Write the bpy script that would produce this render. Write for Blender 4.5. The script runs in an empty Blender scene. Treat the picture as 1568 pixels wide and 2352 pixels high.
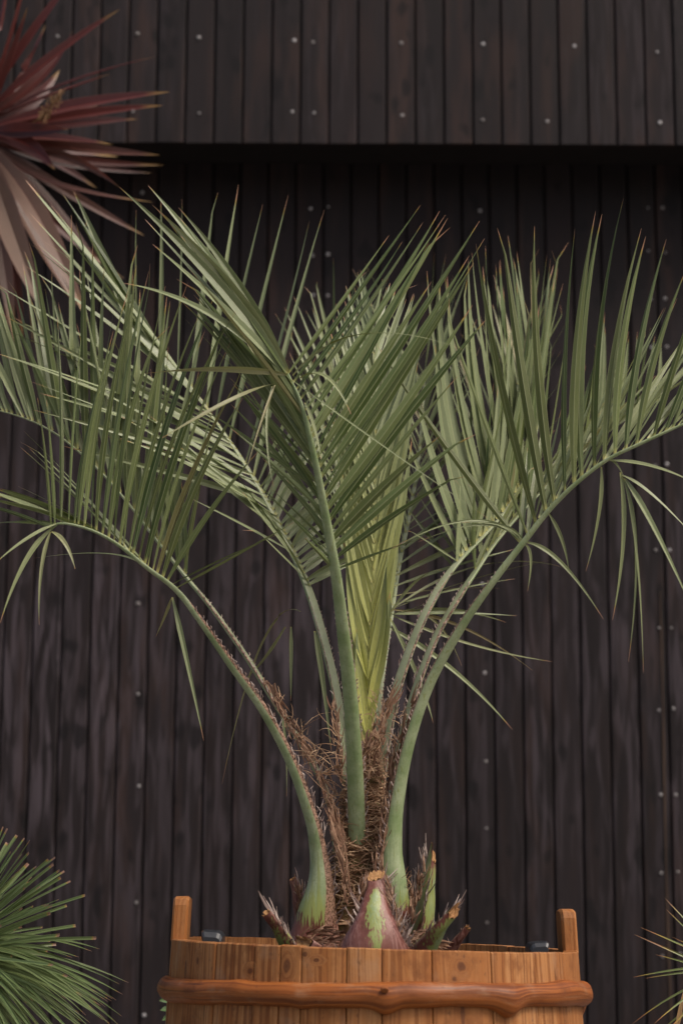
import bpy, math, random
from mathutils import Vector, Matrix
random.seed(7)
scene = bpy.context.scene
COL = scene.collection

# ------------------------------------------------------------------ camera
FD = 4640.0                      # focal length in units of a 1568 wide picture
CAM = Vector((0.0, -4.0, 0.80))
PITCH = math.radians(10.9)
ROLL = 0.0047
_F = Vector((0, math.cos(PITCH), math.sin(PITCH)))
_U0 = Vector((0, -math.sin(PITCH), math.cos(PITCH)))
_R0 = Vector((1, 0, 0))
_R = _R0 * math.cos(ROLL) + _U0 * math.sin(ROLL)
_U = _U0 * math.cos(ROLL) - _R0 * math.sin(ROLL)
cam_d = bpy.data.cameras.new('camera')
cam = bpy.data.objects.new('camera', cam_d)
COL.objects.link(cam)
m = Matrix((( _R.x, _U.x, -_F.x, CAM.x), (_R.y, _U.y, -_F.y, CAM.y), (_R.z, _U.z, -_F.z, CAM.z), (0, 0, 0, 1)))
cam.matrix_world = m
cam_d.sensor_fit = 'HORIZONTAL'
cam_d.sensor_width = 36.0
cam_d.lens = FD / 1568 * 36.0
cam_d.clip_start = 0.05
cam_d.clip_end = 500
cam_d.dof.use_dof = True
cam_d.dof.focus_distance = 4.0
cam_d.dof.aperture_fstop = 4.4
scene.camera = cam

# ------------------------------------------------------------------ sky, sun, exposure
SUN_EL = math.radians(52)
SUN_AZ = math.radians(126)        # clockwise from +Y: behind the camera, to its right
world = bpy.data.worlds.new('World')
scene.world = world
world.use_nodes = True
wn = world.node_tree.nodes
wl = world.node_tree.links
sky = wn.new('ShaderNodeTexSky')
sky.sky_type = 'NISHITA'
sky.sun_disc = False
sky.sun_elevation = SUN_EL
sky.sun_rotation = SUN_AZ
sky.air_density = 1.0
sky.dust_density = 7.0
sky.ozone_density = 0.6
bg = wn['Background']
bg.inputs['Strength'].default_value = 0.10
wl.new(sky.outputs[0], bg.inputs['Color'])
sun_d = bpy.data.lights.new('sun', 'SUN')
sun_d.energy = 1.5
sun_d.angle = math.radians(16)
sun_d.color = (1.0, 0.95, 0.88)
sun = bpy.data.objects.new('sun', sun_d)
COL.objects.link(sun)
sdir = Vector((math.sin(SUN_AZ) * math.cos(SUN_EL), math.cos(SUN_AZ) * math.cos(SUN_EL), math.sin(SUN_EL)))
sun.rotation_euler = sdir.to_track_quat('Z', 'Y').to_euler()
sun.location = (3, -4, 6)
scene.view_settings.view_transform = 'Standard'
scene.view_settings.look = 'None'
scene.view_settings.exposure = 0.38
scene.view_settings.gamma = 1.0
scene.view_settings.use_curve_mapping = False

# ------------------------------------------------------------------ helpers
def at(x, y, Y):
    """point at depth Y seen at (x, y) of the 1568 x 2352 picture"""
    d = _F * FD + _R * (x - 784.0) + _U * (1176.0 - y)
    return CAM + d * ((Y - CAM.y) / d.y)

def proj(p):
    v = p - CAM
    d = v.dot(_F)
    return 784.0 + FD * v.dot(_R) / d, 1176.0 - FD * v.dot(_U) / d

def ats(x, y, Y):
    return at(x / 1.5944, y / 1.5944, Y)

def rnd(a, b):
    return random.uniform(a, b)

def lerp(a, b, t):
    return a + (b - a) * t

def keyed(keys, s):
    """piecewise linear interpolation of tuples whose first entry is the key"""
    if s <= keys[0][0]:
        return keys[0][1:]
    for k0, k1 in zip(keys, keys[1:]):
        if s <= k1[0]:
            f = (s - k0[0]) / max(1e-6, k1[0] - k0[0])
            return tuple(lerp(a, b, f) for a, b in zip(k0[1:], k1[1:]))
    return keys[-1][1:]

def spline(pts, n):
    """Catmull-Rom through pts, resampled to n+1 points evenly spaced"""
    P = [pts[0] * 2 - pts[1]] + list(pts) + [pts[-1] * 2 - pts[-2]]
    out = []
    for i in range(1, len(P) - 2):
        for k in range(12):
            t = k / 12
            a, b, c, d = P[i - 1], P[i], P[i + 1], P[i + 2]
            out.append(0.5 * ((2 * b) + (c - a) * t + (2 * a - 5 * b + 4 * c - d) * t * t + (3 * b - a - 3 * c + d) * t ** 3))
    out.append(P[-2].copy())
    L = [0.0]
    for a, b in zip(out, out[1:]):
        L.append(L[-1] + (b - a).length)
    res = []
    j = 0
    for i in range(n + 1):
        s = L[-1] * i / n
        while j < len(L) - 2 and L[j + 1] < s:
            j += 1
        f = (s - L[j]) / max(1e-9, L[j + 1] - L[j])
        res.append(out[j].lerp(out[j + 1], min(1, max(0, f))))
    return res

class MB:
    """collects vertices, faces and two colour layers for one mesh"""
    def __init__(self):
        self.v, self.f, self.c, self.t = [], [], [], []
    def add(self, p, c=(0, 0, 0), t=(0, 0, 0)):
        self.v.append(Vector(p)); self.c.append(c); self.t.append(t)
        return len(self.v) - 1
    def merge(self, o):
        n = len(self.v)
        self.v += o.v; self.c += o.c; self.t += o.t
        self.f += [tuple(i + n for i in f) for f in o.f]
    def box(self, x0, x1, y0, y1, z0, z1, c=(0, 0, 0), t=(0, 0, 0)):
        n = len(self.v)
        for z in (z0, z1):
            for y in (y0, y1):
                for x in (x0, x1):
                    self.add((x, y, z), c, t)
        for f in ((0, 2, 3, 1), (4, 5, 7, 6), (0, 1, 5, 4), (2, 6, 7, 3), (0, 4, 6, 2), (1, 3, 7, 5)):
            self.f.append(tuple(n + i for i in f))
    def tube(self, pts, radii, sides=6, c0=None, t=(0, 0, 0), cap=True, rand=0.0):
        n0 = len(self.v)
        N = len(pts)
        ref = Vector((0.31, 0.2, 0.93))
        for i, p in enumerate(pts):
            d = (pts[min(N - 1, i + 1)] - pts[max(0, i - 1)])
            d = d.normalized() if d.length > 1e-9 else Vector((0, 0, 1))
            a = d.cross(ref)
            if a.length < 1e-3:
                a = d.cross(Vector((1, 0, 0)))
            a.normalize()
            b = d.cross(a)
            r = radii[i] if isinstance(radii, (list, tuple)) else radii
            for k in range(sides):
                w = 2 * math.pi * k / sides
                self.add(p + (a * math.cos(w) + b * math.sin(w)) * r, (i / (N - 1), rand, k / sides), t)
        for i in range(N - 1):
            for k in range(sides):
                k2 = (k + 1) % sides
                self.f.append((n0 + i * sides + k, n0 + i * sides + k2, n0 + (i + 1) * sides + k2, n0 + (i + 1) * sides + k))
        if cap:
            self.f.append(tuple(n0 + k for k in reversed(range(sides))))
            self.f.append(tuple(n0 + (N - 1) * sides + k for k in range(sides)))
    def build(self, name, mat, parent=None, origin=None, smooth=True):
        o = Vector(origin) if origin is not None else Vector((0, 0, 0))
        me = bpy.data.meshes.new(name)
        me.from_pydata([tuple(p - o) for p in self.v], [], self.f)
        for nm, src in (('Col', self.c), ('Tint', self.t)):
            at_ = me.attributes.new(nm, 'FLOAT_COLOR', 'POINT')
            flat = []
            for q in src:
                flat += [q[0], q[1], q[2], 1.0]
            at_.data.foreach_set('color', flat)
        if smooth:
            me.polygons.foreach_set('use_smooth', [True] * len(me.polygons))
        me.materials.append(mat)
        me.update()
        ob = bpy.data.objects.new(name, me)
        COL.objects.link(ob)
        ob.location = o
        if parent is not None:
            ob.parent = parent
            ob.location = o - WORLD[parent]
        WORLD[ob] = o.copy()
        return ob

WORLD = {}

def empty(name, loc):
    o = bpy.data.objects.new(name, None)
    COL.objects.link(o)
    o.location = loc
    o.empty_display_size = 0.1
    WORLD[o] = Vector(loc)
    return o

def tag(o, label, cat=None, group=None, kind=None):
    if label: o['label'] = label
    if cat: o['category'] = cat
    if group: o['group'] = group
    if kind: o['kind'] = kind
    return o

# ------------------------------------------------------------------ node helpers
class NT:
    def __init__(self, name):
        self.m = bpy.data.materials.new(name)
        self.m.use_nodes = True
        self.n = self.m.node_tree.nodes
        self.l = self.m.node_tree.links
        self.b = self.n['Principled BSDF']
        self.out = self.n['Material Output']
    def link(self, a, b):
        self.l.new(a, b)
    def put(self, sock, v):
        if isinstance(v, bpy.types.NodeSocket):
            self.link(v, sock)
        elif isinstance(v, (tuple, list)):
            sock.default_value = tuple(v) + ((1.0,) if len(v) == 3 and len(sock.default_value) == 4 else ())
        else:
            sock.default_value = v
    def attr(self, name):
        a = self.n.new('ShaderNodeAttribute'); a.attribute_name = name
        s = self.n.new('ShaderNodeSeparateColor')
        self.link(a.outputs['Color'], s.inputs[0])
        return s.outputs[0], s.outputs[1], s.outputs[2]
    def math(self, op, a, b=0.0, c=None, clamp=False):
        x = self.n.new('ShaderNodeMath'); x.operation = op; x.use_clamp = clamp
        self.put(x.inputs[0], a); self.put(x.inputs[1], b)
        if c is not None: self.put(x.inputs[2], c)
        return x.outputs[0]
    def mix(self, f, a, b, mode='MIX'):
        x = self.n.new('ShaderNodeMix'); x.data_type = 'RGBA'; x.blend_type = mode
        self.put(x.inputs[0], f); self.put(x.inputs[6], a); self.put(x.inputs[7], b)
        return x.outputs[2]
    def smooth(self, v, lo, hi):
        x = self.n.new('ShaderNodeMapRange'); x.interpolation_type = 'SMOOTHSTEP'
        self.put(x.inputs[0], v); self.put(x.inputs[1], lo); self.put(x.inputs[2], hi)
        return x.outputs[0]
    def xyz(self, x, y, z):
        c = self.n.new('ShaderNodeCombineXYZ')
        self.put(c.inputs[0], x); self.put(c.inputs[1], y); self.put(c.inputs[2], z)
        return c.outputs[0]
    def noise(self, vec, scale=5.0, detail=3.0, rough=0.5, dist=0.0):
        x = self.n.new('ShaderNodeTexNoise')
        self.link(vec, x.inputs['Vector'])
        x.inputs['Scale'].default_value = scale
        x.inputs['Detail'].default_value = detail
        x.inputs['Roughness'].default_value = rough
        x.inputs['Distortion'].default_value = dist
        return x.outputs[0]
    def coord(self, which='Object'):
        return self.n.new('ShaderNodeTexCoord').outputs[which]
    def pos(self):
        return self.n.new('ShaderNodeNewGeometry').outputs['Position']
    def vmul(self, v, s):
        x = self.n.new('ShaderNodeVectorMath'); x.operation = 'MULTIPLY'
        self.link(v, x.inputs[0]); x.inputs[1].default_value = s
        return x.outputs[0]
    def bump(self, h, strength, dist):
        x = self.n.new('ShaderNodeBump')
        x.inputs['Strength'].default_value = strength
        x.inputs['Distance'].default_value = dist
        self.link(h, x.inputs['Height'])
        self.link(x.outputs[0], self.b.inputs['Normal'])
        return x.outputs[0]
    def done(self, col, rough=0.5, spec=0.5):
        self.put(self.b.inputs['Base Color'], col)
        self.put(self.b.inputs['Roughness'], rough)
        self.b.inputs['Specular IOR Level'].default_value = spec
        return self.m

def mat_leaf(name, ga, gb, back, tipc=(0.42, 0.22, 0.13), tiplen=0.05, transl=0.13, rough=0.4, spec=0.5, rib=(0.36, 0.38, 0.20)):
    """Col = (along, random, across)   Tint = (yellow, olive, dry)"""
    k = NT(name)
    t, r, a = k.attr('Col')
    ye, ol, dr = k.attr('Tint')
    p = k.pos()
    n1 = k.noise(p, 9.0, 2.0)
    n2 = k.noise(p, 160.0, 3.0, 0.7)
    c = k.mix(k.math('MULTIPLY_ADD', n1, 0.5, k.math('MULTIPLY_ADD', r, 1.1, -0.35), clamp=True), ga, gb)
    c = k.mix(k.math('MULTIPLY', ol, 0.85), c, (0.17, 0.165, 0.05))
    geo = k.n.new('ShaderNodeNewGeometry')
    c = k.mix(k.math('MULTIPLY', geo.outputs['Backfacing'], 0.6), c, back)
    c = k.mix(ye, c, (0.60, 0.60, 0.16))
    c = k.mix(k.math('MULTIPLY', k.smooth(n2, 0.35, 0.75), 0.12), c, (0.04, 0.05, 0.025))
    # pale base and midrib; specular lines on midrib and margin painted into the colour
    c = k.mix(k.math('MULTIPLY', k.smooth(a, 0.16, 0.0), 0.6), c, rib)
    c = k.mix(k.math('MULTIPLY', k.smooth(a, 0.84, 1.0), 0.55), c, rib)
    c = k.mix(k.smooth(t, 0.035, 0.0), c, (0.40, 0.38, 0.13))
    # dried tip: a yellow zone, then tan brown
    e = k.math('ADD', t, k.math('MULTIPLY', k.math('SUBTRACT', r, 0.5), tiplen * 1.2))
    e = k.math('ADD', e, k.math('MULTIPLY', k.math('SUBTRACT', n2, 0.5), 0.02))
    c = k.mix(k.smooth(e, 1 - tiplen * 1.7, 1 - tiplen * 0.8), c, (0.36, 0.24, 0.05))
    c = k.mix(k.smooth(e, 1 - tiplen * 0.95, 1 - tiplen * 0.7), c, tipc)
    c = k.mix(dr, c, (0.40, 0.24, 0.12))
    k.done(c, k.math('MULTIPLY_ADD', n1, 0.2, rough - 0.1), spec)
    v = k.math('SINE', k.math('MULTIPLY', a, 26.0))
    k.bump(v, 0.12, 0.002)
    tr = k.n.new('ShaderNodeBsdfTranslucent')
    k.link(k.mix(0.5, c, (0.25, 0.32, 0.06)), tr.inputs['Color'])
    ms = k.n.new('ShaderNodeMixShader')
    ms.inputs[0].default_value = transl
    k.link(k.b.outputs[0], ms.inputs[1]); k.link(tr.outputs[0], ms.inputs[2])
    k.link(ms.outputs[0], k.out.inputs['Surface'])
    return k.m

M = {}
M['leaf'] = mat_leaf('palm_leaflet', (0.032, 0.064, 0.010), (0.168, 0.218, 0.080), (0.30, 0.34, 0.18))
M['spiky'] = mat_leaf('needle_leaf', (0.05, 0.115, 0.018), (0.17, 0.235, 0.085), (0.15, 0.21, 0.075), tipc=(0.30, 0.17, 0.12), tiplen=0.025)
M['tanned'] = mat_leaf('needle_leaf_tan_tip', (0.10, 0.16, 0.035), (0.22, 0.25, 0.07), (0.18, 0.22, 0.075), tipc=(0.34, 0.16, 0.07), tiplen=0.2)
M['sprig'] = mat_leaf('sprig_leaf', (0.045, 0.12, 0.03), (0.08, 0.18, 0.05), (0.1, 0.2, 0.06), tiplen=0.01)

def mat_cordyline():
    k = NT('cordyline_leaf')
    t, r, a = k.attr('Col')
    pk, tn, dr = k.attr('Tint')
    p = k.pos()
    n = k.noise(p, 14.0, 2.0)
    c = k.mix(r, (0.022, 0.007, 0.007), (0.10, 0.027, 0.025))
    c = k.mix(k.math('MULTIPLY', pk, 0.85), c, (0.155, 0.043, 0.037))
    c = k.mix(tn, c, (0.18, 0.112, 0.075))
    c = k.mix(k.math('MULTIPLY', n, 0.3), c, (0.03, 0.012, 0.012))
    c = k.mix(k.math('MULTIPLY', k.smooth(a, 0.25, 0.0), k.math('MULTIPLY_ADD', tn, -0.4, 0.4)), c, (0.20, 0.035, 0.03))
    c = k.mix(k.math('MULTIPLY', k.smooth(a, 0.85, 1.0), 0.3), c, (0.28, 0.13, 0.10))
    c = k.mix(k.smooth(k.math('MULTIPLY_ADD', r, 0.12, t), 0.93, 1.05), c, (0.27, 0.16, 0.055))
    k.done(c, 0.42, 0.5)
    k.bump(k.math('SINE', k.math('MULTIPLY', a, 40.0)), 0.15, 0.003)
    tr = k.n.new('ShaderNodeBsdfTranslucent')
    k.link(k.mix(0.4, c, (0.4, 0.06, 0.04)), tr.inputs['Color'])
    ms = k.n.new('ShaderNodeMixShader'); ms.inputs[0].default_value = 0.18
    k.link(k.b.outputs[0], ms.inputs[1]); k.link(tr.outputs[0], ms.inputs[2])
    k.link(ms.outputs[0], k.out.inputs['Surface'])
    return k.m
M['cordyline'] = mat_cordyline()

def mat_petiole():
    """Col = (along, random, edge)   Tint = (yellow, base, adaxial)"""
    k = NT('palm_petiole')
    t, r, e = k.attr('Col')
    ye, ba, ad = k.attr('Tint')
    p = k.pos()
    n = k.noise(p, 16.0, 4.0, 0.6)
    st = k.noise(k.vmul(p, (260.0, 260.0, 12.0)), 1.0, 3.0, 0.6)
    fine = k.noise(p, 260.0, 2.0, 0.6)
    c = k.mix(k.math('MULTIPLY_ADD', k.smooth(n, 0.3, 0.7), 0.65, k.math('MULTIPLY', r, 0.35)), (0.150, 0.225, 0.075), (0.40, 0.45, 0.28))
    c = k.mix(k.math('MULTIPLY', k.smooth(fine, 0.45, 0.7), 0.15), c, (0.06, 0.10, 0.03))
    c = k.mix(k.math('MULTIPLY', k.smooth(st, 0.5, 0.75), 0.4), c, (0.10, 0.15, 0.05))
    wr = k.noise(p, 55.0, 4.0, 0.7)
    c = k.mix(k.math('MULTIPLY', k.smooth(wr, 0.58, 0.72), 0.45), c, (0.11, 0.17, 0.045))
    c = k.mix(k.math('MULTIPLY', k.smooth(wr, 0.36, 0.28), 0.5), c, (0.30, 0.24, 0.15))
    c = k.mix(k.math('MULTIPLY', ad, 0.55), c, (0.36, 0.36, 0.26))
    c = k.mix(ye, c, (0.66, 0.66, 0.20))
    # leaf base: green, then olive, wine red and brown in ragged streaks
    b = k.math('ADD', ba, k.math('MULTIPLY', k.math('SUBTRACT', st, 0.5), 1.1))
    b = k.math('ADD', b, k.math('MULTIPLY', k.math('SUBTRACT', n, 0.5), 0.35))
    c = k.mix(k.math('MULTIPLY', k.smooth(b, 0.05, 0.35), 0.8), c, (0.24, 0.27, 0.065))
    c = k.mix(k.smooth(b, 0.45, 0.56), c, k.mix(k.smooth(n, 0.35, 0.65), (0.11, 0.032, 0.022), (0.22, 0.085, 0.065)))
    c = k.mix(k.smooth(b, 0.80, 1.05), c, k.mix(k.smooth(st, 0.4, 0.6), (0.12, 0.04, 0.032), (0.26, 0.125, 0.105)))
    c = k.mix(k.math('MULTIPLY', k.smooth(e, 0.80, 0.97), 0.9), c, k.mix(k.smooth(fine, 0.35, 0.6), (0.10, 0.035, 0.02), (0.40, 0.22, 0.16)))
    k.done(c, 0.42, 0.45)
    k.bump(st, 0.35, 0.002)
    return k.m
M['petiole'] = mat_petiole()

def mat_fibre(name, ca, cb, cc):
    k = NT(name)
    t, r, a = k.attr('Col')
    n = k.noise(k.pos(), 90.0, 2.0)
    c = k.mix(r, ca, cb)
    c = k.mix(k.smooth(n, 0.45, 0.75), c, cc)
    return k.done(c, 0.75, 0.25)
M['fibre'] = mat_fibre('palm_fibre', (0.18, 0.09, 0.05), (0.68, 0.47, 0.29), (0.32, 0.17, 0.10))
M['sheath'] = mat_fibre('papery_sheath', (0.12, 0.055, 0.032), (0.40, 0.25, 0.165), (0.20, 0.10, 0.06))
M['greyfibre'] = mat_fibre('weathered_fibre', (0.14, 0.09, 0.075), (0.56, 0.46, 0.41), (0.24, 0.15, 0.13))

def mat_trunk():
    k = NT('palm_trunk_fibre')
    p = k.pos()
    n = k.noise(k.vmul(p, (30.0, 30.0, 150.0)), 1.0, 5.0, 0.65, 1.5)
    n2 = k.noise(p, 40.0, 3.0)
    c = k.mix(n, (0.045, 0.022, 0.013), (0.30, 0.17, 0.09))
    c = k.mix(k.smooth(n2, 0.5, 0.75), c, (0.20, 0.19, 0.07))
    k.done(c, 0.85, 0.2)
    k.bump(n, 1.0, 0.008)
    return k.m
M['trunk'] = mat_trunk()

def mat_cut():
    k = NT('cut_leaf_base')
    n = k.noise(k.pos(), 180.0, 3.0)
    c = k.mix(n, (0.20, 0.085, 0.035), (0.56, 0.33, 0.15))
    k.done(c, 0.8, 0.2)
    k.bump(n, 0.6, 0.002)
    return k.m
M['cut'] = mat_cut()

def mat_board():
    """Col = (x in board, random, z)   Tint = (weather, warm, 0)"""
    k = NT('dark_stained_board')
    u, r, z = k.attr('Col')
    we, wa, _ = k.attr('Tint')
    p = k.pos()
    off = k.math('MULTIPLY', r, 40.0)
    v = k.xyz(k.math('MULTIPLY_ADD', u, 26.0, off), off, k.math('MULTIPLY', z, 1.7))
    g = k.noise(v, 1.0, 4.0, 0.6, 0.6)
    vf = k.xyz(k.math('MULTIPLY_ADD', u, 300.0, off), off, k.math('MULTIPLY', z, 8.0))
    gf = k.noise(vf, 1.0, 3.0, 0.6)
    vs = k.xyz(k.math('MULTIPLY_ADD', u, 46.0, off), off, k.math('MULTIPLY', z, 4.2))
    s = k.noise(vs, 1.0, 2.0, 0.5, 0.8)
    g = k.math('MULTIPLY_ADD', r, 0.5, k.math('MULTIPLY', g, 0.75), clamp=True)
    c = k.mix(g, (0.0086, 0.0067, 0.0071), (0.0225, 0.0174, 0.0190))
    c = k.mix(k.math('MULTIPLY', k.smooth(s, 0.40, 0.70), we), c, (0.088, 0.071, 0.083))
    b = k.noise(k.xyz(k.math('MULTIPLY_ADD', u, 22.0, off), k.math('ADD', off, 7.0), k.math('MULTIPLY', z, 3.0)), 1.0, 2.0)
    c = k.mix(k.math('MULTIPLY', k.smooth(b, 0.45, 0.7), k.math('MULTIPLY', wa, 0.65)), c, (0.055, 0.031, 0.025))
    kn = k.noise(k.xyz(k.math('MULTIPLY_ADD', u, 18.0, off), off, k.math('MULTIPLY', z, 9.0)), 1.0, 1.0)
    c = k.mix(k.math('MULTIPLY', k.smooth(kn, 0.62, 0.74), 0.75), c, (0.008, 0.007, 0.008))
    c = k.mix(k.math('MULTIPLY', k.smooth(gf, 0.5, 0.8), 0.4), c, (0.012, 0.010, 0.011))
    k.done(c, k.math('MULTIPLY_ADD', g, 0.25, 0.5), 0.16)
    k.bump(gf, 0.5, 0.0015)
    return k.m
M['board'] = mat_board()

def mat_plain(name, c, rough=0.5, spec=0.5, metal=0.0, var=0.3, scale=30.0):
    k = NT(name)
    n = k.noise(k.pos(), scale, 3.0)
    k.done(k.mix(k.math('MULTIPLY', n, var), c, tuple(q * 0.35 for q in c)), rough, spec)
    k.b.inputs['Metallic'].default_value = metal
    k.bump(n, 0.15, 0.002)
    return k.m
M['backing'] = mat_plain('dark_backing', (0.006, 0.005, 0.005), 0.8, 0.2)
def mat_nail():
    k = NT('galvanised_nail')
    oi = k.n.new('ShaderNodeObjectInfo').outputs['Random']
    n = k.noise(k.pos(), 300.0, 2.0)
    c = k.mix(k.math('MULTIPLY_ADD', n, 0.4, k.math('MULTIPLY', oi, 0.7), clamp=True), (0.52, 0.51, 0.52), (0.13, 0.115, 0.11))
    k.done(c, 0.45, 0.4)
    k.b.inputs['Metallic'].default_value = 0.2
    return k.m
M['nail'] = mat_nail()
M['soffit'] = mat_plain('dark_soffit_board', (0.022, 0.018, 0.018), 0.7, 0.2, 0, 0.8, 20.0)
M['strip'] = mat_plain('bare_brown_wood_strip', (0.085, 0.052, 0.036), 0.7, 0.3, 0, 0.8, 9.0)
M['plastic'] = mat_plain('black_plastic', (0.030, 0.033, 0.040), 0.32, 0.5, 0, 0.4, 60.0)
M['soil'] = mat_plain('dark_soil', (0.045, 0.030, 0.020), 0.9, 0.2, 0, 0.8, 50.0)
M['seed'] = mat_plain('dry_seed', (0.24, 0.13, 0.06), 0.6, 0.3, 0, 0.6, 90.0)
M['stem'] = mat_plain('woody_stem', (0.14, 0.10, 0.075), 0.8, 0.2, 0, 0.7, 40.0)

def mat_ground():
    k = NT('gravel_yard')
    p = k.pos()
    n = k.noise(p, 60.0, 4.0, 0.7)
    n2 = k.noise(p, 1.2, 3.0)
    c = k.mix(n, (0.14, 0.13, 0.12), (0.36, 0.34, 0.31))
    c = k.mix(k.math('MULTIPLY', n2, 0.4), c, (0.16, 0.14, 0.12))
    k.done(c, 0.9, 0.2)
    k.bump(n, 0.8, 0.02)
    return k.m
M['ground'] = mat_ground()

def mat_tub(name, light, mid, dark, knots, rough=0.38, gl=1.0):
    """Col = (arc length m, height m, random)"""
    k = NT(name)
    u, z, r = k.attr('Col')
    off = k.math('MULTIPLY', r, 31.0)
    g = u
    kn_ = k.noise(k.xyz(k.math('MULTIPLY', u, 110.0), 0.0, k.math('MULTIPLY', z, 80.0)), 1.0, 2.0)
    kmask = None; core = None
    for (u0, z0, a, b) in knots:
        du = k.math('DIVIDE', k.math('SUBTRACT', u, u0), a)
        dz = k.math('DIVIDE', k.math('SUBTRACT', z, z0), b)
        d = k.math('SQRT', k.math('ADD', k.math('MULTIPLY', du, du), k.math('MULTIPLY', dz, dz)))
        d = k.math('ADD', d, k.math('MULTIPLY_ADD', kn_, 0.9, -0.45))
        w = k.smooth(d, 3.2, 1.2)
        ring = k.math('MULTIPLY', d, a * 0.9)
        g = k.math('ADD', k.math('MULTIPLY', g, k.math('SUBTRACT', 1.0, w)), k.math('MULTIPLY', ring, w))
        cc = k.smooth(d, 1.15, 0.75)
        core = cc if core is None else k.math('MAXIMUM', core, cc)
        kmask = w if kmask is None else k.math('MAXIMUM', kmask, w)
    wob = k.noise(k.xyz(k.math('ADD', k.math('MULTIPLY', u, 9.0), off), off, k.math('MULTIPLY', z, 5.0)), 1.0, 2.0)
    gg = k.math('MULTIPLY_ADD', wob, 0.016, g)
    l1 = k.noise(k.xyz(k.math('MULTIPLY_ADD', gg, 190.0, off), off, k.math('MULTIPLY', z, 2.5)), 1.0, 3.0, 0.6)
    l2 = k.noise(k.xyz(k.math('MULTIPLY_ADD', gg, 60.0, off), off, k.math('MULTIPLY', z, 1.5)), 1.0, 2.0, 0.5)
    st = k.noise(k.xyz(k.math('MULTIPLY_ADD', u, 10.0, off), off, k.math('MULTIPLY', z, 7.0)), 1.0, 3.0, 0.6)
    c = k.mix(k.smooth(l2, 0.3, 0.7), light, mid)
    c = k.mix(k.math('MULTIPLY', k.smooth(l1, 0.48, 0.60), 0.85), c, dark)
    c = k.mix(k.math('MULTIPLY', k.smooth(st, 0.48, 0.75), 0.55), c, mid)
    c = k.mix(k.math('MULTIPLY', k.smooth(r, 0.35, 1.0), 0.6), c, mid)
    blot = k.noise(k.xyz(k.math('MULTIPLY_ADD', u, 16.0, off), off, k.math('MULTIPLY', z, 12.0)), 1.0, 4.0, 0.65)
    c = k.mix(k.math('MULTIPLY', k.smooth(blot, 0.52, 0.72), 0.65), c, dark)
    c = k.mix(k.math('MULTIPLY', k.smooth(blot, 0.46, 0.30), 0.35), c, (0.36, 0.22, 0.13))
    crk = k.noise(k.xyz(k.math('MULTIPLY_ADD', u, 95.0, off), k.math('ADD', off, 3.0), k.math('MULTIPLY', z, 5.0)), 1.0, 1.0)
    c = k.mix(k.math('MULTIPLY', k.smooth(crk, 0.74, 0.78), 0.85), c, (0.03, 0.012, 0.006))
    if core is not None:
        c = k.mix(k.math('MULTIPLY', core, 0.8), c, (0.085, 0.026, 0.010))
        c = k.mix(k.math('MULTIPLY', k.math('SUBTRACT', kmask, core, clamp=True), 0.25), c, dark)
    dirt = k.noise(k.xyz(k.math('MULTIPLY_ADD', u, 120.0, off), off, k.math('MULTIPLY', z, 60.0)), 1.0, 3.0, 0.7)
    c = k.mix(k.math('MULTIPLY', k.smooth(dirt, 0.60, 0.74), 0.6), c, (0.07, 0.03, 0.015))
    k.done(c, k.math('MULTIPLY_ADD', blot, 0.4, rough), 0.3)
    k.bump(k.math('SUBTRACT', k.math('MULTIPLY', l1, -1.0), dirt), 0.5, 0.0016)
    return k.m

# ------------------------------------------------------------------ ground
g = MB()
for x, y in ((-60, -60), (60, -60), (60, 60), (-60, 60)):
    g.add((x, y, 0))
g.f.append((0, 1, 2, 3))
tag(g.build('ground', M['ground'], smooth=False), 'grey gravel yard around the tub', kind='structure')

# ------------------------------------------------------------------ timber building
YL, YU = 2.20, 1.97
building = empty('timber_building', (0, YL, 0))
tag(building, 'dark stained timber building with vertical boards and a jutting upper storey', 'building')
ZS = ats(1250, 523, YU).z
ZTOP = 4.3

def board(x0, x1, y, z0, z1, weather, warm, segs=1):
    b = MB()
    r = random.random()
    c = 0.0035
    dy = rnd(-0.0015, 0.0015)
    prof = [(0, 0.022), (0, 0.003), (c, 0), ((x1 - x0) / 2, rnd(-0.0008, 0.0004)), (x1 - x0 - c, 0), (x1 - x0, 0.003), (x1 - x0, 0.022)]
    zs = [lerp(z0, z1, i / segs) for i in range(segs + 1)]
    for z in zs:
        for px, py in prof:
            b.add((x0 + px, y + py + dy, z), (px, r, z), (weather(z), warm, 0))
    n = len(prof)
    for j in range(segs):
        for i in range(n - 1):
            a = j * n + i
            b.f.append((a, a + 1, a + n + 1, a + n))
        b.f.append((j * n + n - 1, j * n, j * n + n, j * n + 2 * n - 1))
    b.f.append(tuple(reversed(range(n))))
    b.f.append(tuple(segs * n + i for i in range(n)))
    return b.build('board', M['board'], building, origin=((x0 + x1) / 2, y, z0), smooth=False)

boards = []
GAP = 0.0052
for k in range(-9, 33):
    x0 = ats(10 + 105.7 * k, 2400, YL).x + GAP / 2
    x1 = ats(10 + 105.7 * (k + 1), 2400, YL).x - GAP / 2
    base_w = rnd(0.45, 0.95) * (1.1 if -1 <= k <= 12 else 0.7)
    def wz(z, w=base_w):
        return w * max(0.0, 1 - abs(z - 1.45) / 1.25)
    boards.append((x0, x1, 'L', board(x0, x1, YL, 0.02, ZS + 0.10, wz, rnd(0.1, 0.7), 8)))
for k in range(-10, 31):
    x0 = ats(258 + 105.1 * k, 300, YU).x + GAP / 2
    x1 = ats(258 + 105.1 * (k + 1), 300, YU).x - GAP / 2
    ww = rnd(0.0, 0.25)
    boards.append((x0, x1, 'U', board(x0, x1, YU, ZS + rnd(-0.001, 0.001), ZTOP, lambda z, w=ww: w, rnd(0.3, 0.9), 4)))
bx0 = min(b[0] for b in boards) - 0.02
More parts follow.
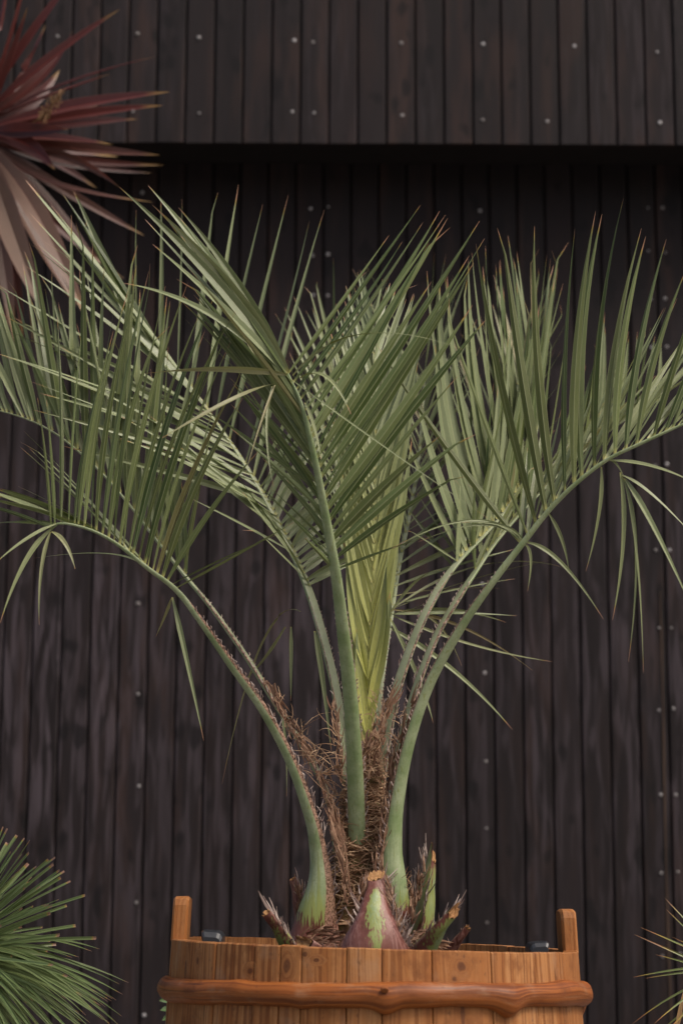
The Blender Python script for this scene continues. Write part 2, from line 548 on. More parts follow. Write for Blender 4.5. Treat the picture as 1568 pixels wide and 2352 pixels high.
bx1 = max(b[1] for b in boards) + 0.02
q = MB(); q.box(bx0, bx1, YL + 0.023, YL + 2.4, 0.0, ZS + 0.12)
q.build('wall_core', M['backing'], building, origin=(0, YL + 0.1, 0), smooth=False)
q = MB(); q.box(bx0, bx1, YU + 0.024, YL + 2.4, ZS + 0.121, ZTOP + 0.02)
q.build('upper_wall_core', M['backing'], building, origin=(0, YL + 0.1, ZS + 0.12), smooth=False)
q = MB(); q.box(bx0, bx1, YU + 0.0235, YL - 0.004, ZS + 0.02, ZS + 0.118)
q.build('soffit', M['soffit'], building, origin=(0, YU + 0.1, ZS + 0.02), smooth=False)
# bare edge of a warped board, a light vertical line
q = MB()
xs = ats(2436, 3000, YL).x
N = 10
for i in range(N + 1):
    z = lerp(0.03, 1.75, i / N)
    w = 0.0035 * (0.7 + 0.3 * math.sin(i * 2.1)) * (1 if i < N else 0.3)
    dx = 0.0018 * math.sin(i * 0.9)
    for px, py in ((-w, 0.006), (-w, -0.0028), (w, -0.0028), (w, 0.006)):
        q.add((xs + dx + px, YL + py, z))
for i in range(N):
    for kk in range(4):
        a, b_ = i * 4 + kk, i * 4 + (kk + 1) % 4
        q.f.append((a, b_, b_ + 4, a + 4))
q.f.append((3, 2, 1, 0)); q.f.append((N * 4, N * 4 + 1, N * 4 + 2, N * 4 + 3))
st_ = q.build('edge_strip', M['strip'], building, origin=(xs, YL, 0.03), smooth=False)
st_['label'] = 'narrow bare brown wooden strip along a board joint'

# nail heads, each on its board
nm = MB()
for i, (rr, hh) in enumerate(((0.0060, 0.0), (0.0057, -0.002), (0.0038, -0.0032))):
    for kk in range(10):
        w = 2 * math.pi * kk / 10
        nm.add((rr * math.cos(w), hh, rr * math.sin(w)))
top = nm.add((0, -0.0038, 0))
for i in range(2):
    for kk in range(10):
        k2 = (kk + 1) % 10
        nm.f.append((i * 10 + kk, i * 10 + k2, (i + 1) * 10 + k2, (i + 1) * 10 + kk))
for kk in range(10):
    nm.f.append((20 + kk, 20 + (kk + 1) % 10, top))
nails_U = [(210, 132), (503, 122), (728, 136), (1077, 147), (1146, 153), (1468, 157), (1768, 160), (2102, 168), (2405, 190),
           (487, 407), (729, 414), (1070, 408), (1150, 412), (1472, 422), (1766, 438), (2003, 444), (2415, 448)]
nails_L = [(521, 704), (1137, 763), (1190, 756), (1142, 935), (1185, 930), (1146, 1080), (1187, 1082), (1757, 771), (2372, 760), (2425, 760), (2373, 918), (2435, 925),
           (2382, 1095), (2434, 1093), (2383, 1272), (2440, 1270), (505, 2211), (505, 2543), (508, 2880), (505, 3307), (515, 3720), (1764, 2140), (1774, 2465),
           (1778, 2790), (1780, 3035), (1782, 3380), (2398, 1705), (2440, 1700), (2400, 2015), (2450, 2015), (2412, 2300), (2457, 2300), (2412, 2602), (2458, 2596),
           (2418, 2912), (2465, 2912), (2420, 3199), (2468, 3195), (2424, 3505), (2470, 3495), (1190, 1460), (1142, 1462)]
nail_mesh = None
for lst, lev, yy in ((nails_U, 'U', YU), (nails_L, 'L', YL)):
    for (sx, sy) in lst:
        p = ats(sx, sy, yy)
        best = min((b for b in boards if b[2] == lev), key=lambda b: abs((b[0] + b[1]) / 2 - p.x))
        p.x = min(max(p.x, best[0] + 0.013), best[1] - 0.013)
        par = best[3]
        if nail_mesh is None:
            o = nm.build('nail', M['nail'], par, smooth=True)
            nail_mesh = o.data
        else:
            o = bpy.data.objects.new('nail', nail_mesh)
            COL.objects.link(o)
            o.parent = par
        o.location = p - WORLD[par]
        s = rnd(0.65, 1.15)
        o.scale = (s, 1, s)

# ------------------------------------------------------------------ wooden tub
TX = at(859, 2170, 0).x
TR = 0.391
RIMZ = at(859, 2169.5, 0).z
tub = empty('wooden_tub', (TX, 0, 0))
tag(tub, 'round orange-brown wooden stave tub with a knotty branch hoop around it', 'tub')

def rim_z(x):
    return RIMZ - 0.0265 * (x - TX)

def tub_r(z):
    return TR + (RIMZ - z) * 0.055

def ang_of(sx):
    """tub angle (0 = facing the camera) whose rim point is seen at source column sx"""
    best, ba = 1e9, 0
    for i in range(-89, 90):
        a = math.radians(i)
        X, Y = TX + TR * math.sin(a), -TR * math.cos(a)
        px = X / (ats(2250, 3480, Y).x / 1000.0) + 1250
        if abs(px - sx) < best:
            best, ba = abs(px - sx), a
    return ba

def z_of(sy, Y=-TR):
    return ats(1370, sy, Y).z - RIMZ

knots = []
for sx, sy, a, b in ((1057, 3541, 0.010, 0.020), (1162, 3519, 0.010, 0.006), (924, 3560, 0.009, 0.009), (700, 3552, 0.008, 0.026),
                     (737, 3522, 0.007, 0.012), (1690, 3539, 0.014, 0.013), (1663, 3585, 0.006, 0.006), (1130, 3498, 0.007, 0.007), (1693, 3716, 0.007, 0.030)):
    an = ang_of(sx)
    knots.append((an * TR, z_of(sy, -TR * math.cos(an)), a * .62, b * .62))
M['tub'] = mat_tub('varnished_pine_stave', (0.45, 0.215, 0.082), (0.31, 0.115, 0.031), (0.15, 0.047, 0.012), knots)
M['hoop'] = mat_tub('varnished_branch_hoop', (0.36, 0.120, 0.028), (0.25, 0.070, 0.014), (0.12, 0.031, 0.007), [], rough=0.27)

seams = [ang_of(s) for s in (690, 805, 940, 1034, 1108, 1271, 1403, 1592, 1801, 1960)]
aa = seams[-1]
while aa < seams[0] + 2 * math.pi - 0.36:
    aa += rnd(0.24, 0.34)
    seams.append(aa)
seams.append(seams[0] + 2 * math.pi)
ZB = 0.0
for a0, a1 in zip(seams, seams[1:]):
    b = MB()
    r = random.random()
    dr = rnd(-0.0008, 0.0008)
    gap = 0.0007 / TR
    dz = rnd(-0.0012, 0.0012)
    us = [0.0, 0.014, 0.05] + [i / 8 for i in range(1, 8)] + [0.95, 0.986, 1.0]
    dep = [0.0022, 0.0005, 0.0] + [0] * 7 + [0.0, 0.0005, 0.0022]
    nz = 12
    th = 0.027
    rows = []
    for j in range(nz + 3):
        row = []
        for u, dd in zip(us, dep):
            a = lerp(a0 + gap, a1 - gap, u)
            sx_, cy_ = math.sin(a), -math.cos(a)
            zt = rim_z(TX + TR * sx_) + dz + rnd(-.0006, .0004)
            if j <= nz:
                f = j / nz
                z = lerp(ZB, zt - 0.002, f)
                rad = tub_r(z) + dr - dd
            elif j == nz + 1:
                z = zt; rad = tub_r(z) + dr - dd - 0.0025
            else:
                z = zt - 0.0005; rad = tub_r(z) - th
            row.append(b.add((TX + rad * sx_, rad * cy_, z), (a * TR, z - RIMZ, r)))
        rows.append(row)
    row = []
    for u in us:
        a = lerp(a0 + gap, a1 - gap, u)
        rad = TR - th + 0.02
        row.append(b.add((TX + rad * math.sin(a), -rad * math.cos(a), ZB), (a * TR, ZB - RIMZ, r)))
    rows.append(row)
    for j in range(len(rows)):
        ra, rb = rows[j], rows[(j + 1) % len(rows)]
        for i in range(len(us) - 1):
            b.f.append((ra[i], ra[i + 1], rb[i + 1], rb[i]))
    b.f.append(tuple(rw[0] for rw in rows))
    b.f.append(tuple(rw[-1] for rw in reversed(rows)))
    am = (a0 + a1) / 2
    b.build('stave', M['tub'], tub, origin=(TX + TR * math.sin(am), -TR * math.cos(am), 0), smooth=False)

# two grip staves that rise above the rim at the sides
def handle(side, ztop):
    b = MB()
    wd, th = 0.046, 0.030
    cx = TX + side * (TR - 0.0005 - th / 2)
    z0 = rim_z(cx) - 0.004
    h = ztop - z0
    out = [(-wd, 0), (wd, 0), (wd, h * 0.80), (wd * 0.93, h * 0.93), (wd * 0.75, h * 0.985), (wd * 0.4, h), (-wd * 0.4, h), (-wd * 0.75, h * 0.985), (-wd * 0.93, h * 0.93), (-wd, h * 0.80)]
    lay = []
    r = random.random()
    for dx, ins in ((-th / 2, 0.0045), (-th / 2 + 0.005, 0.0), (th / 2 - 0.004, 0.0), (th / 2, 0.0035)):
        row = []
        for (y, z) in out:
            s = 1 - ins / wd
            zz = z if z < 1e-6 else z - ins * (z / h)
            lean = -side * 0.004 * (z / h)
            row.append(b.add((cx + side * dx + lean, y * s, z0 + zz), (y * 0.9 + dx * 1.4 + 5, z0 + zz - RIMZ, r)))
        lay.append(row)
    n = len(out)
    for j in range(3):
        for i in range(n):
            b.f.append((lay[j][i], lay[j][(i + 1) % n], lay[j + 1][(i + 1) % n], lay[j + 1][i]))
    b.f.append(tuple(reversed(lay[0]))); b.f.append(tuple(lay[3]))
    o = b.build('handle', M['tub'], tub, origin=(cx, 0, z0), smooth=False)
    return o
handle(-1, ats(660, 3283, 0).z)
handle(1, ats(2080, 3330, 0).z)

# hoop: a peeled branch bent round the staves
HZ = ats(1376, 3625, 0).z
bumps = [(ang_of(1845), 0.42, 0.06, 0.008), (ang_of(1425), 0.24, 0.05, 0.007), (ang_of(905), 0.10, 0.05, 0.0), (ang_of(1130), 0.05, 0.04, 0.003), (ang_of(1640), -0.05, 0.06, 0.0), (ang_of(2040), 0.10, 0.12, -0.002), (1.45, 0.08, 0.1, 0.0), (2.6, 0.2, 0.05, 0.004), (-2.2, 0.2, 0.05, 0.004)]
b = MB()
NH, SH = 240, 18
for i in range(NH):
    a = -math.pi + 2 * math.pi * i / NH
    tr = 0.0205 * (1 + 0.04 * math.sin(a * 5 + 1) + 0.02 * math.sin(a * 13) + 0.012 * math.sin(a * 29 + 2))
    dz = 0.0025 * math.sin(a * 2 + 0.6) + 0.0010 * math.sin(a * 7) + 0.0006 * math.sin(a * 17 + 1)
    for (ac, amp, wd, dn) in bumps:
        e = math.exp(-((a - ac) / wd) ** 2)
        tr *= 1 + amp * e
        dz -= dn * e
    x = TX + 0.397 * math.sin(a)
    z = HZ + dz - 0.004 * math.sin(a) + 0.006 * math.cos(a)
    for k in range(SH):
        w = 2 * math.pi * k / SH
        tj = tr * (1 + 0.03 * math.sin(w * 3 + a * 11) + 0.02 * math.sin(w * 5 - a * 23))
        rad = 0.3975 + tj * math.cos(w) * 0.95
        b.add((TX + rad * math.sin(a), -rad * math.cos(a), z + tr * math.sin(w) * 1.06), (w * 0.024, a * 0.39, 0.35))
for i in range(NH):
    for k in range(SH):
        i2, k2 = (i + 1) % NH, (k + 1) % SH
        b.f.append((i * SH + k, i2 * SH + k, i2 * SH + k2, i * SH + k2))
hoop = b.build('hoop', M['hoop'], tub, origin=(TX, 0, HZ))
hoop['label'] = 'glossy reddish branch hoop with knots'
# cut knot scars on the hoop
for sx, sy, rr in ((1858, 3661, 0.0075), (1408, 3628, 0.005), (674, 3632, 0.0035), (1885, 3630, 0.006)):
    a = ang_of(sx)
    k_ = MB()
    c = ats(sx, sy, -0.424 * math.cos(a))
    nrm = Vector((math.sin(a), -math.cos(a), -0.45)).normalized()
    tn = Vector((math.cos(a), math.sin(a), 0))
    bn = nrm.cross(tn)
    ring0 = [k_.add(c - nrm * 0.004 + (tn * math.cos(w) * 1.5 + bn * math.sin(w)) * rr, (w, 0, 0.9)) for w in [2 * math.pi * i / 12 for i in range(12)]]
    ring1 = [k_.add(c + nrm * 0.0025 + (tn * math.cos(w) * 1.3 + bn * math.sin(w) * 0.85) * rr, (w, 0.01, 0.9)) for w in [2 * math.pi * i / 12 for i in range(12)]]
    ring2 = [k_.add(c + nrm * 0.0012 + (tn * math.cos(w) * 0.7 + bn * math.sin(w) * 0.4) * rr, (w, 0.02, 0.9)) for w in [2 * math.pi * i / 12 for i in range(12)]]
    for r0, r1 in ((ring0, ring1), (ring1, ring2)):
        for i in range(12):
            k_.f.append((r0[i], r0[(i + 1) % 12], r1[(i + 1) % 12], r1[i]))
    k_.f.append(tuple(ring2))
    k_.build('knot', M['hoop'], hoop, origin=c)
# wooden peg under the hoop
p0, p1 = ats(2126, 3655, -0.03), ats(2112, 3712, -0.04)
k_ = MB()
k_.tube([p0, p0.lerp(p1, 0.6), p1], [0.015, 0.0145, 0.012], 6, rand=0.5)
k_.build('peg', M['hoop'], tub, origin=p0, smooth=False)

# ------------------------------------------------------------------ black inner pot
PZ = RIMZ - 0.022
pot = empty('plastic_pot', (TX, 0, 0))
tag(pot, 'black plastic inner pot whose two grips show above the rim of the wooden tub', 'pot')
b = MB()
NP = 48
prof = [(0.27, 0.002), (0.325, PZ - 0.02), (0.345, PZ - 0.018), (0.346, PZ), (0.330, PZ), (0.322, PZ - 0.03), (0.262, 0.012)]
for i in range(NP):
    a = 2 * math.pi * i / NP
    for r_, z_ in prof:
        b.add((TX + r_ * math.cos(a), r_ * math.sin(a), z_))
n = len(prof)
for i in range(NP):
    i2 = (i + 1) % NP
    for k in range(n):
        k2 = (k + 1) % n
        if k != n - 1:
            b.f.append((i * n + k, i2 * n + k, i2 * n + k2, i * n + k2))
b.f.append(tuple(i * n + n - 1 for i in range(NP)))
b.f.append(tuple(i * n for i in reversed(range(NP))))
b.build('pot_wall', M['plastic'], pot, origin=(TX, 0, 0))
for side, sx0, sx1, sy in ((-1, 745, 823, 3409), (1, 1925, 1997, 3450)):
    zt = ats(sx0, sy, 0).z
    xa, xb = ats(sx0, sy, 0).x, ats(sx1, sy, 0).x
    if side < 0:
        xo, xi = xa, xb
    else:
        xo, xi = xb, xa
    # cross section of the grip in x-z, swept over y with rounded ends
    t = 0.011
    d = 1 if xi > xo else -1
    sec = [(xi - d * 0.002, PZ - 0.016), (xi, zt - 0.010), (xi - d * 0.004, zt - 0.003), (xi - d * 0.010, zt), (xo + d * 0.004, zt + 0.002), (xo, zt - 0.001), (xo, zt - 0.012), (xo + d * 0.004, zt - 0.015), (xi - d * 0.016, zt - 0.014), (xi - d * 0.019, PZ - 0.016)]
    b = MB()
    ys = [(-0.055, 0.8), (-0.05, 0.95), (-0.04, 1.0), (0.04, 1.0), (0.05, 0.95), (0.055, 0.8)]
    cx = sum(p[0] for p in sec) / len(sec); cz = PZ - 0.016
    for y, s in ys:
        for px, pz in sec:
            b.add((cx + (px - cx) * s, y - 0.02, cz + (pz - cz) * s))
    n = len(sec)
    for j in range(len(ys) - 1):
        for i in range(n):
            b.f.append((j * n + i, j * n + (i + 1) % n, (j + 1) * n + (i + 1) % n, (j + 1) * n + i))
    b.f.append(tuple(reversed(range(n)))); b.f.append(tuple((len(ys) - 1) * n + i for i in range(n)))
    b.build('grip', M['plastic'], pot, origin=(cx, 0, PZ), smooth=False)
b = MB()
SOILZ = RIMZ - 0.040
rings = 8
c0 = b.add((TX, 0, SOILZ + 0.01))
for j in range(1, rings + 1):
    for i in range(NP):
        a = 2 * math.pi * i / NP
        r_ = 0.326 * j / rings
        b.add((TX + r_ * math.cos(a), r_ * math.sin(a), SOILZ + rnd(-0.004, 0.004) + 0.01 * (1 - j / rings)))
for i in range(NP):
    b.f.append((c0, 1 + i, 1 + (i + 1) % NP))
for j in range(rings - 1):
    for i in range(NP):
        i2 = (i + 1) % NP
        b.f.append((1 + j * NP + i, 1 + (j + 1) * NP + i, 1 + (j + 1) * NP + i2, 1 + j * NP + i2))
b.build('soil', M['soil'], pot, origin=(TX, 0, SOILZ), smooth=False)

# ------------------------------------------------------------------ leaves
def blade(base, ctrl, tip, width, side_hint, up_hint, twist0=0.0, twist1=0.0, fold=0.35, ns=9, rand=None, tint=(0, 0, 0), prof=None, blunt=False, tint_fn=None, hook=None):
    """a long keeled leaf along a quadratic curve; Col = (along, random, across)"""
    b = MB()
    r = random.random() if rand is None else rand
    prof = prof or (lambda t: min(1.0, 0.34 + 2.7 * t) * max(0.0, 1 - t ** 2.1))
    rows = []
    for i in range(ns + 1):
        t = i / ns
        p = base * (1 - t) ** 2 + ctrl * 2 * t * (1 - t) + tip * t * t
        d = ((ctrl - base) * (1 - t) + (tip - ctrl) * t)
        d = d.normalized() if d.length > 1e-9 else Vector((0, 0, 1))
        if hook and t > 0.88:
            p = p + hook * ((t - 0.88) / 0.12) ** 2
        w = side_hint - d * side_hint.dot(d)
        if w.length < 1e-3:
            w = Vector((1, 0, 0)) - d * d.x
        w.normalize()
        n = d.cross(w)
        if n.dot(up_hint) < 0:
            n = -n; w = -w
        ph = twist0 + twist1 * t
        w2 = w * math.cos(ph) + n * math.sin(ph)
        n2 = n * math.cos(ph) - w * math.sin(ph)
        hw = 0.5 * width * prof(t)
        if i == ns and not blunt:
            hw = 0.0002
        e = n2 * hw * fold
        tt = tint_fn(t) if tint_fn else tint
        rows.append((b.add(p - w2 * hw + e, (t, r, 1), tt), b.add(p, (t, r, 0), tt), b.add(p, (t, r, 0), tt), b.add(p + w2 * hw + e, (t, r, 1), tt)))
    for a, c in zip(rows, rows[1:]):
        b.f.append((a[0], a[1], c[1], c[0]))
        b.f.append((a[2], a[3], c[3], c[2]))
    return b

PALM = Vector((TX, 0.0, SOILZ))
palm = empty('palm_tree', PALM)
tag(palm, 'feather palm with arching grey-green fronds growing in the wooden tub', 'palm')

ALL = []      # (weight, frond object, base point, blade mesh)
grey = MB()

def D2M(d, Y=0.0):
    return d * (Y + 4.0) / 4640.0

def frond(pts, start, widths, yellow=0.0, base_h=0.0, rows=(), customs=(), teeth=1.0, rand=None, thick=0.62, n=64, tb=0.0):
    """pts: (x, y, depth); start: index where leaflets begin; widths: (fraction, width in picture units)"""
    W = [at(*p) for p in pts]
    C = spline(W, n)
    # fraction where leaflets begin
    L = [0.0]
    for a, b_ in zip(C, C[1:]):
        L.append(L[-1] + (b_ - a).length)
    sp = W[start]
    fi = min(range(n + 1), key=lambda i: (C[i] - sp).length)
    fs = fi / n
    outw = C[-1] - C[0]; outw.z = 0
    outw = outw.normalized() if outw.length > 0.02 else Vector((0, 1, 0))
    b = MB()
    SEC = 14
    r = random.random() if rand is None else rand
    frames = []
    for i in range(n + 1):
        d = (C[min(n, i + 1)] - C[max(0, i - 1)]).normalized()
        ad = (Vector((0, 0, 1)) * 0.75 - outw)
        ad = (ad - d * ad.dot(d)).normalized()
        sd = d.cross(ad).normalized()
        f = i / n
        w = D2M(keyed(widths, f)[0], C[i].y) * 0.5
        frames.append((C[i], d, sd, ad, w))
        grv = max(0.0, 1 - f / max(fs, 1e-3))
        for k in range(SEC):
            a = 2 * math.pi * k / SEC
            cx, cy = math.cos(a), math.sin(a)
            px = w * math.copysign(abs(cx) ** 0.85, cx)
            py = w * thick * (1 + tb * max(0.0, 1 - f / 0.22)) * (cy * 0.28 - 0.06 if cy > 0 else cy * 1.12 - 0.06)
            edge = max(0.0, abs(cx)) ** 1.5 * (1.0 if cy >= -0.05 else 0.55)
            edge *= min(1.0, max(0.0, (fs + 0.03 - f) * 9)) * teeth
            zb = 0.0
            if base_h > 0:
                zb = max(0.0, min(1.2, 1.0 - (C[i].z - C[0].z) / base_h)) * 1.05
            b.add(C[i] + sd * px + ad * py, (f, r, edge), (yellow * max(0, 1 - f * 0.9), zb, (1 if cy > 0.1 else 0) * 0.8))
    for i in range(n):
        for k in range(SEC):
            k2 = (k + 1) % SEC
            b.f.append((i * SEC + k, i * SEC + k2, (i + 1) * SEC + k2, (i + 1) * SEC + k))
    b.f.append(tuple(reversed(range(SEC)))); b.f.append(tuple(n * SEC + k for k in range(SEC)))
    fo = b.build('frond', M['petiole'], palm, origin=C[0])
    # fibrous teeth on both margins of the leaf stalk
    fb = MB()
    if teeth > 0:
        i = 0.04
        while i < fs * 0.93:
            fi_ = i * n
            j = int(fi_); fr = fi_ - j
            p, d, sd, ad, w = frames[j]
            p2 = frames[min(n, j + 1)][0]
            p = p.lerp(p2, fr)
            k = 1 - i / fs
            ln = (0.004 + 0.020 * k * k * rnd(0.3, 1.3)) * teeth
            for s in (-1, 1):
                if random.random() < 0.25: continue
                q0 = p + sd * s * w * 0.97
                dr_ = (sd * s * rnd(0.2, 0.9) + ad * rnd(0.0, 0.8) + d * rnd(0.4, 1.3)).normalized()
                q1 = q0 + dr_ * ln * 0.6
                q2 = q1 + (d * 0.8 + ad * rnd(-0.5, 0.7) + Vector((rnd(-.4, .4), rnd(-.4, .4), rnd(-.5, .2)))).normalized() * ln * 0.6
                fb.tube([q0 - dr_ * 0.002, q1, q2], [0.0017, 0.0012, 0.0004], 3, rand=random.random(), cap=False)
            i += rnd(0.004, 0.012)
        if fb.v:
            o = fb.build('stalk_fibre', M['greyfibre'], fo, origin=C[0], smooth=False)
            o['kind'] = 'stuff'
    # leaflets
    for row in rows:
        nl, keys = row['n'], row['k']
        s0, s1 = row.get('s', (0.0, 1.0))
        for q in range(nl):
            s = lerp(s0, s1, (q + rnd(-0.25, 0.25)) / max(1, nl - 1))
            s = min(1, max(0, s))
            f = fs + (1 - fs) * s
            fi_ = f * n
            j = min(n - 1, int(fi_)); fr = fi_ - j
            p, d, sd, ad, w = frames[j]
            p = p.lerp(frames[j + 1][0], fr)
            dx, dy, dY, wd, bx, by = keyed(keys, s)
            jt = row.get('j', 1.0)
            if random.random() < .2:
                jt *= 1.8; wd *= rnd(.4, .65)
            lj = rnd(*row.get('lj', (.86, 1.04)))
            dx *= lj; dy *= lj
            dx += rnd(-26, 26) * jt; dy += rnd(-35, 35) * jt; dY += rnd(-0.05, 0.05) * jt
            # offset in world from picture units at this depth
            sc = (p.y + dY + 4.0) / 4640.0
            px_, py_ = proj(p)
            tip = at(px_ + dx, py_ + dy, p.y + dY)
            ln = (tip - p).length
            bs = p + ad * w * 0.18
            ctrl = bs.lerp(tip, 0.5) + Vector((bx * ln + rnd(-.02, .02) * ln, rnd(-0.02, 0.02) * ln, by * ln + rnd(-.02, .02) * ln))
            tw = row.get('tw', 0.6)
            ol = min(1, max(0, row.get('ol', 0.1) + rnd(-0.12, 0.25)))
            ye = row.get('ye', lambda s: 0.0)(s)
            tf = None
            if ye > 0:
                tf = (lambda t, y=ye, o=ol: (min(1, max(0, y * (1.1 - t * 1.3))), o, 0))
            hk = None
            if random.random() < 0.25:
                hk = Vector((rnd(-.02, .02), rnd(-.01, .01), rnd(-.012, .004)))
            bl = blade(bs, ctrl, tip, wd * sc, d, ad, rnd(-tw, tw) + row.get('t0', 0), rnd(-tw, tw) * 1.2, fold=rnd(0.2, 0.55), ns=10, tint=(0, ol, rnd(.15, .4) if random.random() < .03 else 0), tint_fn=tf, hook=hk, rand=rnd(*row.get('r', (0, 1))))
            ALL.append((ln * wd * sc * row.get('vis', 1.0), fo, bs, bl))
    for cu in customs:
        (x0, y0, Y0), (cx, cy), (x1, y1, Y1), wd, ol, dr_ = cu
        a, c = at(x0, y0, Y0), at(x1, y1, Y1)
        k = at(cx, cy, (Y0 + Y1) / 2)
        k = k * 2 - (a + c) * 0.5        # curve passes through (cx, cy)
        bl = blade(a, k, c, wd * (Y0 + 4) / 4640.0, Vector((1, 0.2, 0.3)), Vector((0.2, -1, 0.4)), rnd(-.3, .3), rnd(-.5, .5), fold=0.4, ns=16, tint=(0, ol, dr_))
        ALL.append((10.0, fo, a, bl))
    return fo, frames

# picture-space keys: (s, dx, dy, ddepth, width, bendx, bendz)
# --- A: near frond arching to the side of the needle-leaved plant
frond([(746, 2165, -.01), (745, 2090, -.035), (748, 2020, -.05), (738, 1950, -.06), (715, 1860, -.08), (672, 1745, -.10), (610, 1630, -.13), (535, 1525, -.16), (460, 1420, -.20), (405, 1352, -.22), (340, 1303, -.25), (268, 1247, -.27), (205, 1215, -.28), (140, 1201, -.28), (118, 1216, -.28)],
      9, ((0, 112), (.05, 92), (.1, 66), (.15, 51), (.21, 42), (.35, 34), (.5, 29), (.63, 23), (.75, 16), (.9, 9), (1, 5)), base_h=0.12, thick=.9, tb=.75, teeth=1.7,
      rows=[dict(n=25, ol=.15, k=((0, 290, -125, -.02, 8, 0, .0), (.05, 250, -215, -.03, 13, -.04, .02), (.11, 175, -380, -.04, 20, -.06, .02), (.2, 215, -590, -.05, 21, -.08, 0), (.32, 200, -605, -.05, 20, -.07, 0), (.45, 145, -594, -.04, 19, -.05, 0), (.6, 120, -600, -.04, 17, -.05, 0), (.75, 104, -560, -.03, 15, -.05, 0), (.85, 70, -430, -.02, 13, -.05, 0), (.93, -10, -440, 0, 11, .03, 0), (1, -30, -280, 0, 8, .03, 0))),
            dict(n=13, s=(.3, 1), ol=.25, k=((0, -200, -330, .05, 26, 0, .0), (.35, -285, -285, .06, 28, 0, .03), (.6, -270, -150, .08, 24, 0, .04), (.85, -210, -55, .06, 22, 0, .05), (1, -170, -10, .03, 16, 0, .06)))],
      customs=[((135, 1202, -.28), (62, 1238), (-10, 1293, -.33), 13, .8, 0), ((120, 1214, -.28), (55, 1295), (0, 1432, -.32), 13, .7, 0), ((116, 1222, -.28), (95, 1310), (90, 1436, -.3), 10, .7, .1),
               ((118, 1222, -.28), (150, 1250), (173, 1308, -.30), 13, .9, .1), ((396, 1372, -.2), (430, 1520), (468, 1702, -.22), 13, .3, 0), ((393, 1375, -.19), (378, 1415), (358, 1462, -.14), 9, .7, .2),
               ((330, 1300, -.2), (240, 1272), (80, 1282, -.05), 9, .3, 0)])
# --- H: near frond on the other side
frond([(886, 2100, -.02), (888, 2020, -.04), (892, 1940, -.055), (905, 1840, -.07), (935, 1700, -.10), (985, 1560, -.13), (1060, 1430, -.17), (1130, 1332, -.20), (1200, 1243, -.22), (1260, 1168, -.24), (1325, 1105, -.26), (1395, 1053, -.27), (1460, 1022, -.28), (1530, 990, -.28), (1600, 960, -.28), (1660, 940, -.28)],
      8, ((0, 92), (.05, 78), (.1, 58), (.16, 48), (.28, 42), (.42, 37), (.55, 27), (.75, 16), (.9, 10), (1, 5)), base_h=0.05, thick=.75, tb=.5,
      rows=[dict(n=20, lj=(.96, 1.05), ol=.22, k=((0, -315, -440, -.05, 19, -.02, 0), (.04, -245, -585, -.06, 25, -.02, 0), (.08, -160, -650, -.06, 27, -.02, 0), (.13, -95, -670, -.06, 28, -.03, 0), (.18, -95, -634, -.06, 27, -.03, 0), (.25, 0, -640, -.05, 26, -.05, 0), (.30, 20, -605, -.05, 25, -.05, 0), (.36, 52, -605, -.05, 25, -.06, 0), (.43, 52, -594, -.04, 24, -.06, 0), (.48, 70, -534, -.04, 23, -.06, 0), (.54, 70, -520, -.04, 22, -.06, 0), (.62, 110, -390, -.03, 19, -.06, 0), (.75, 140, -340, -.02, 17, -.04, 0), (1, 150, -300, 0, 14, 0, 0)), j=.8),
            dict(n=26, ol=.5, vis=.7, k=((0, 10, -200, .08, 16, 0, 0), (.1, 90, -310, .12, 20, .02, 0), (.3, 185, -385, .14, 21, .03, .02), (.6, 225, -330, .14, 19, .04, .03), (1, 200, -240, .1, 15, .04, .03)))],
      customs=[((1400, 1058, -.27), (1500, 1072), (1600, 1112, -.3), 13, .6, 0), ((1428, 1092, -.27), (1500, 1140), (1600, 1240, -.3), 13, .6, 0), ((1434, 1100, -.27), (1500, 1210), (1590, 1400, -.3), 16, .2, 0),
               ((1432, 1098, -.27), (1462, 1280), (1477, 1545, -.27), 8, .6, 0), ((1428, 1094, -.27), (1460, 1260), (1443, 1520, -.26), 9, .6, .0), ((1424, 1085, -.27), (1430, 1240), (1406, 1425, -.25), 14, .7, 0),
               ((1380, 1072, -.26), (1374, 1180), (1345, 1312, -.23), 12, .7, 0), ((1393, 1054, -.27), (1415, 1066), (1436, 1104, -.27), 7, .9, 0),
               ((1210, 1246, -.21), (1290, 1295), (1385, 1422, -.2), 12, .5, 0), ((1205, 1250, -.21), (1218, 1285), (1211, 1358, -.2), 9, .8, 0), ((1260, 1180, -.22), (1290, 1240), (1306, 1312, -.2), 10, .5, 0),
               ((1196, 1245, -.22), (1110, 1205), (960, 1245, -.26), 7, .2, 0), ((1197, 1243, -.22), (1080, 1195), (900, 1260, -.28), 7, .2, 0), ((1200, 1240, -.22), (1150, 1206), (1060, 1200, -.26), 8, .3, 0)])
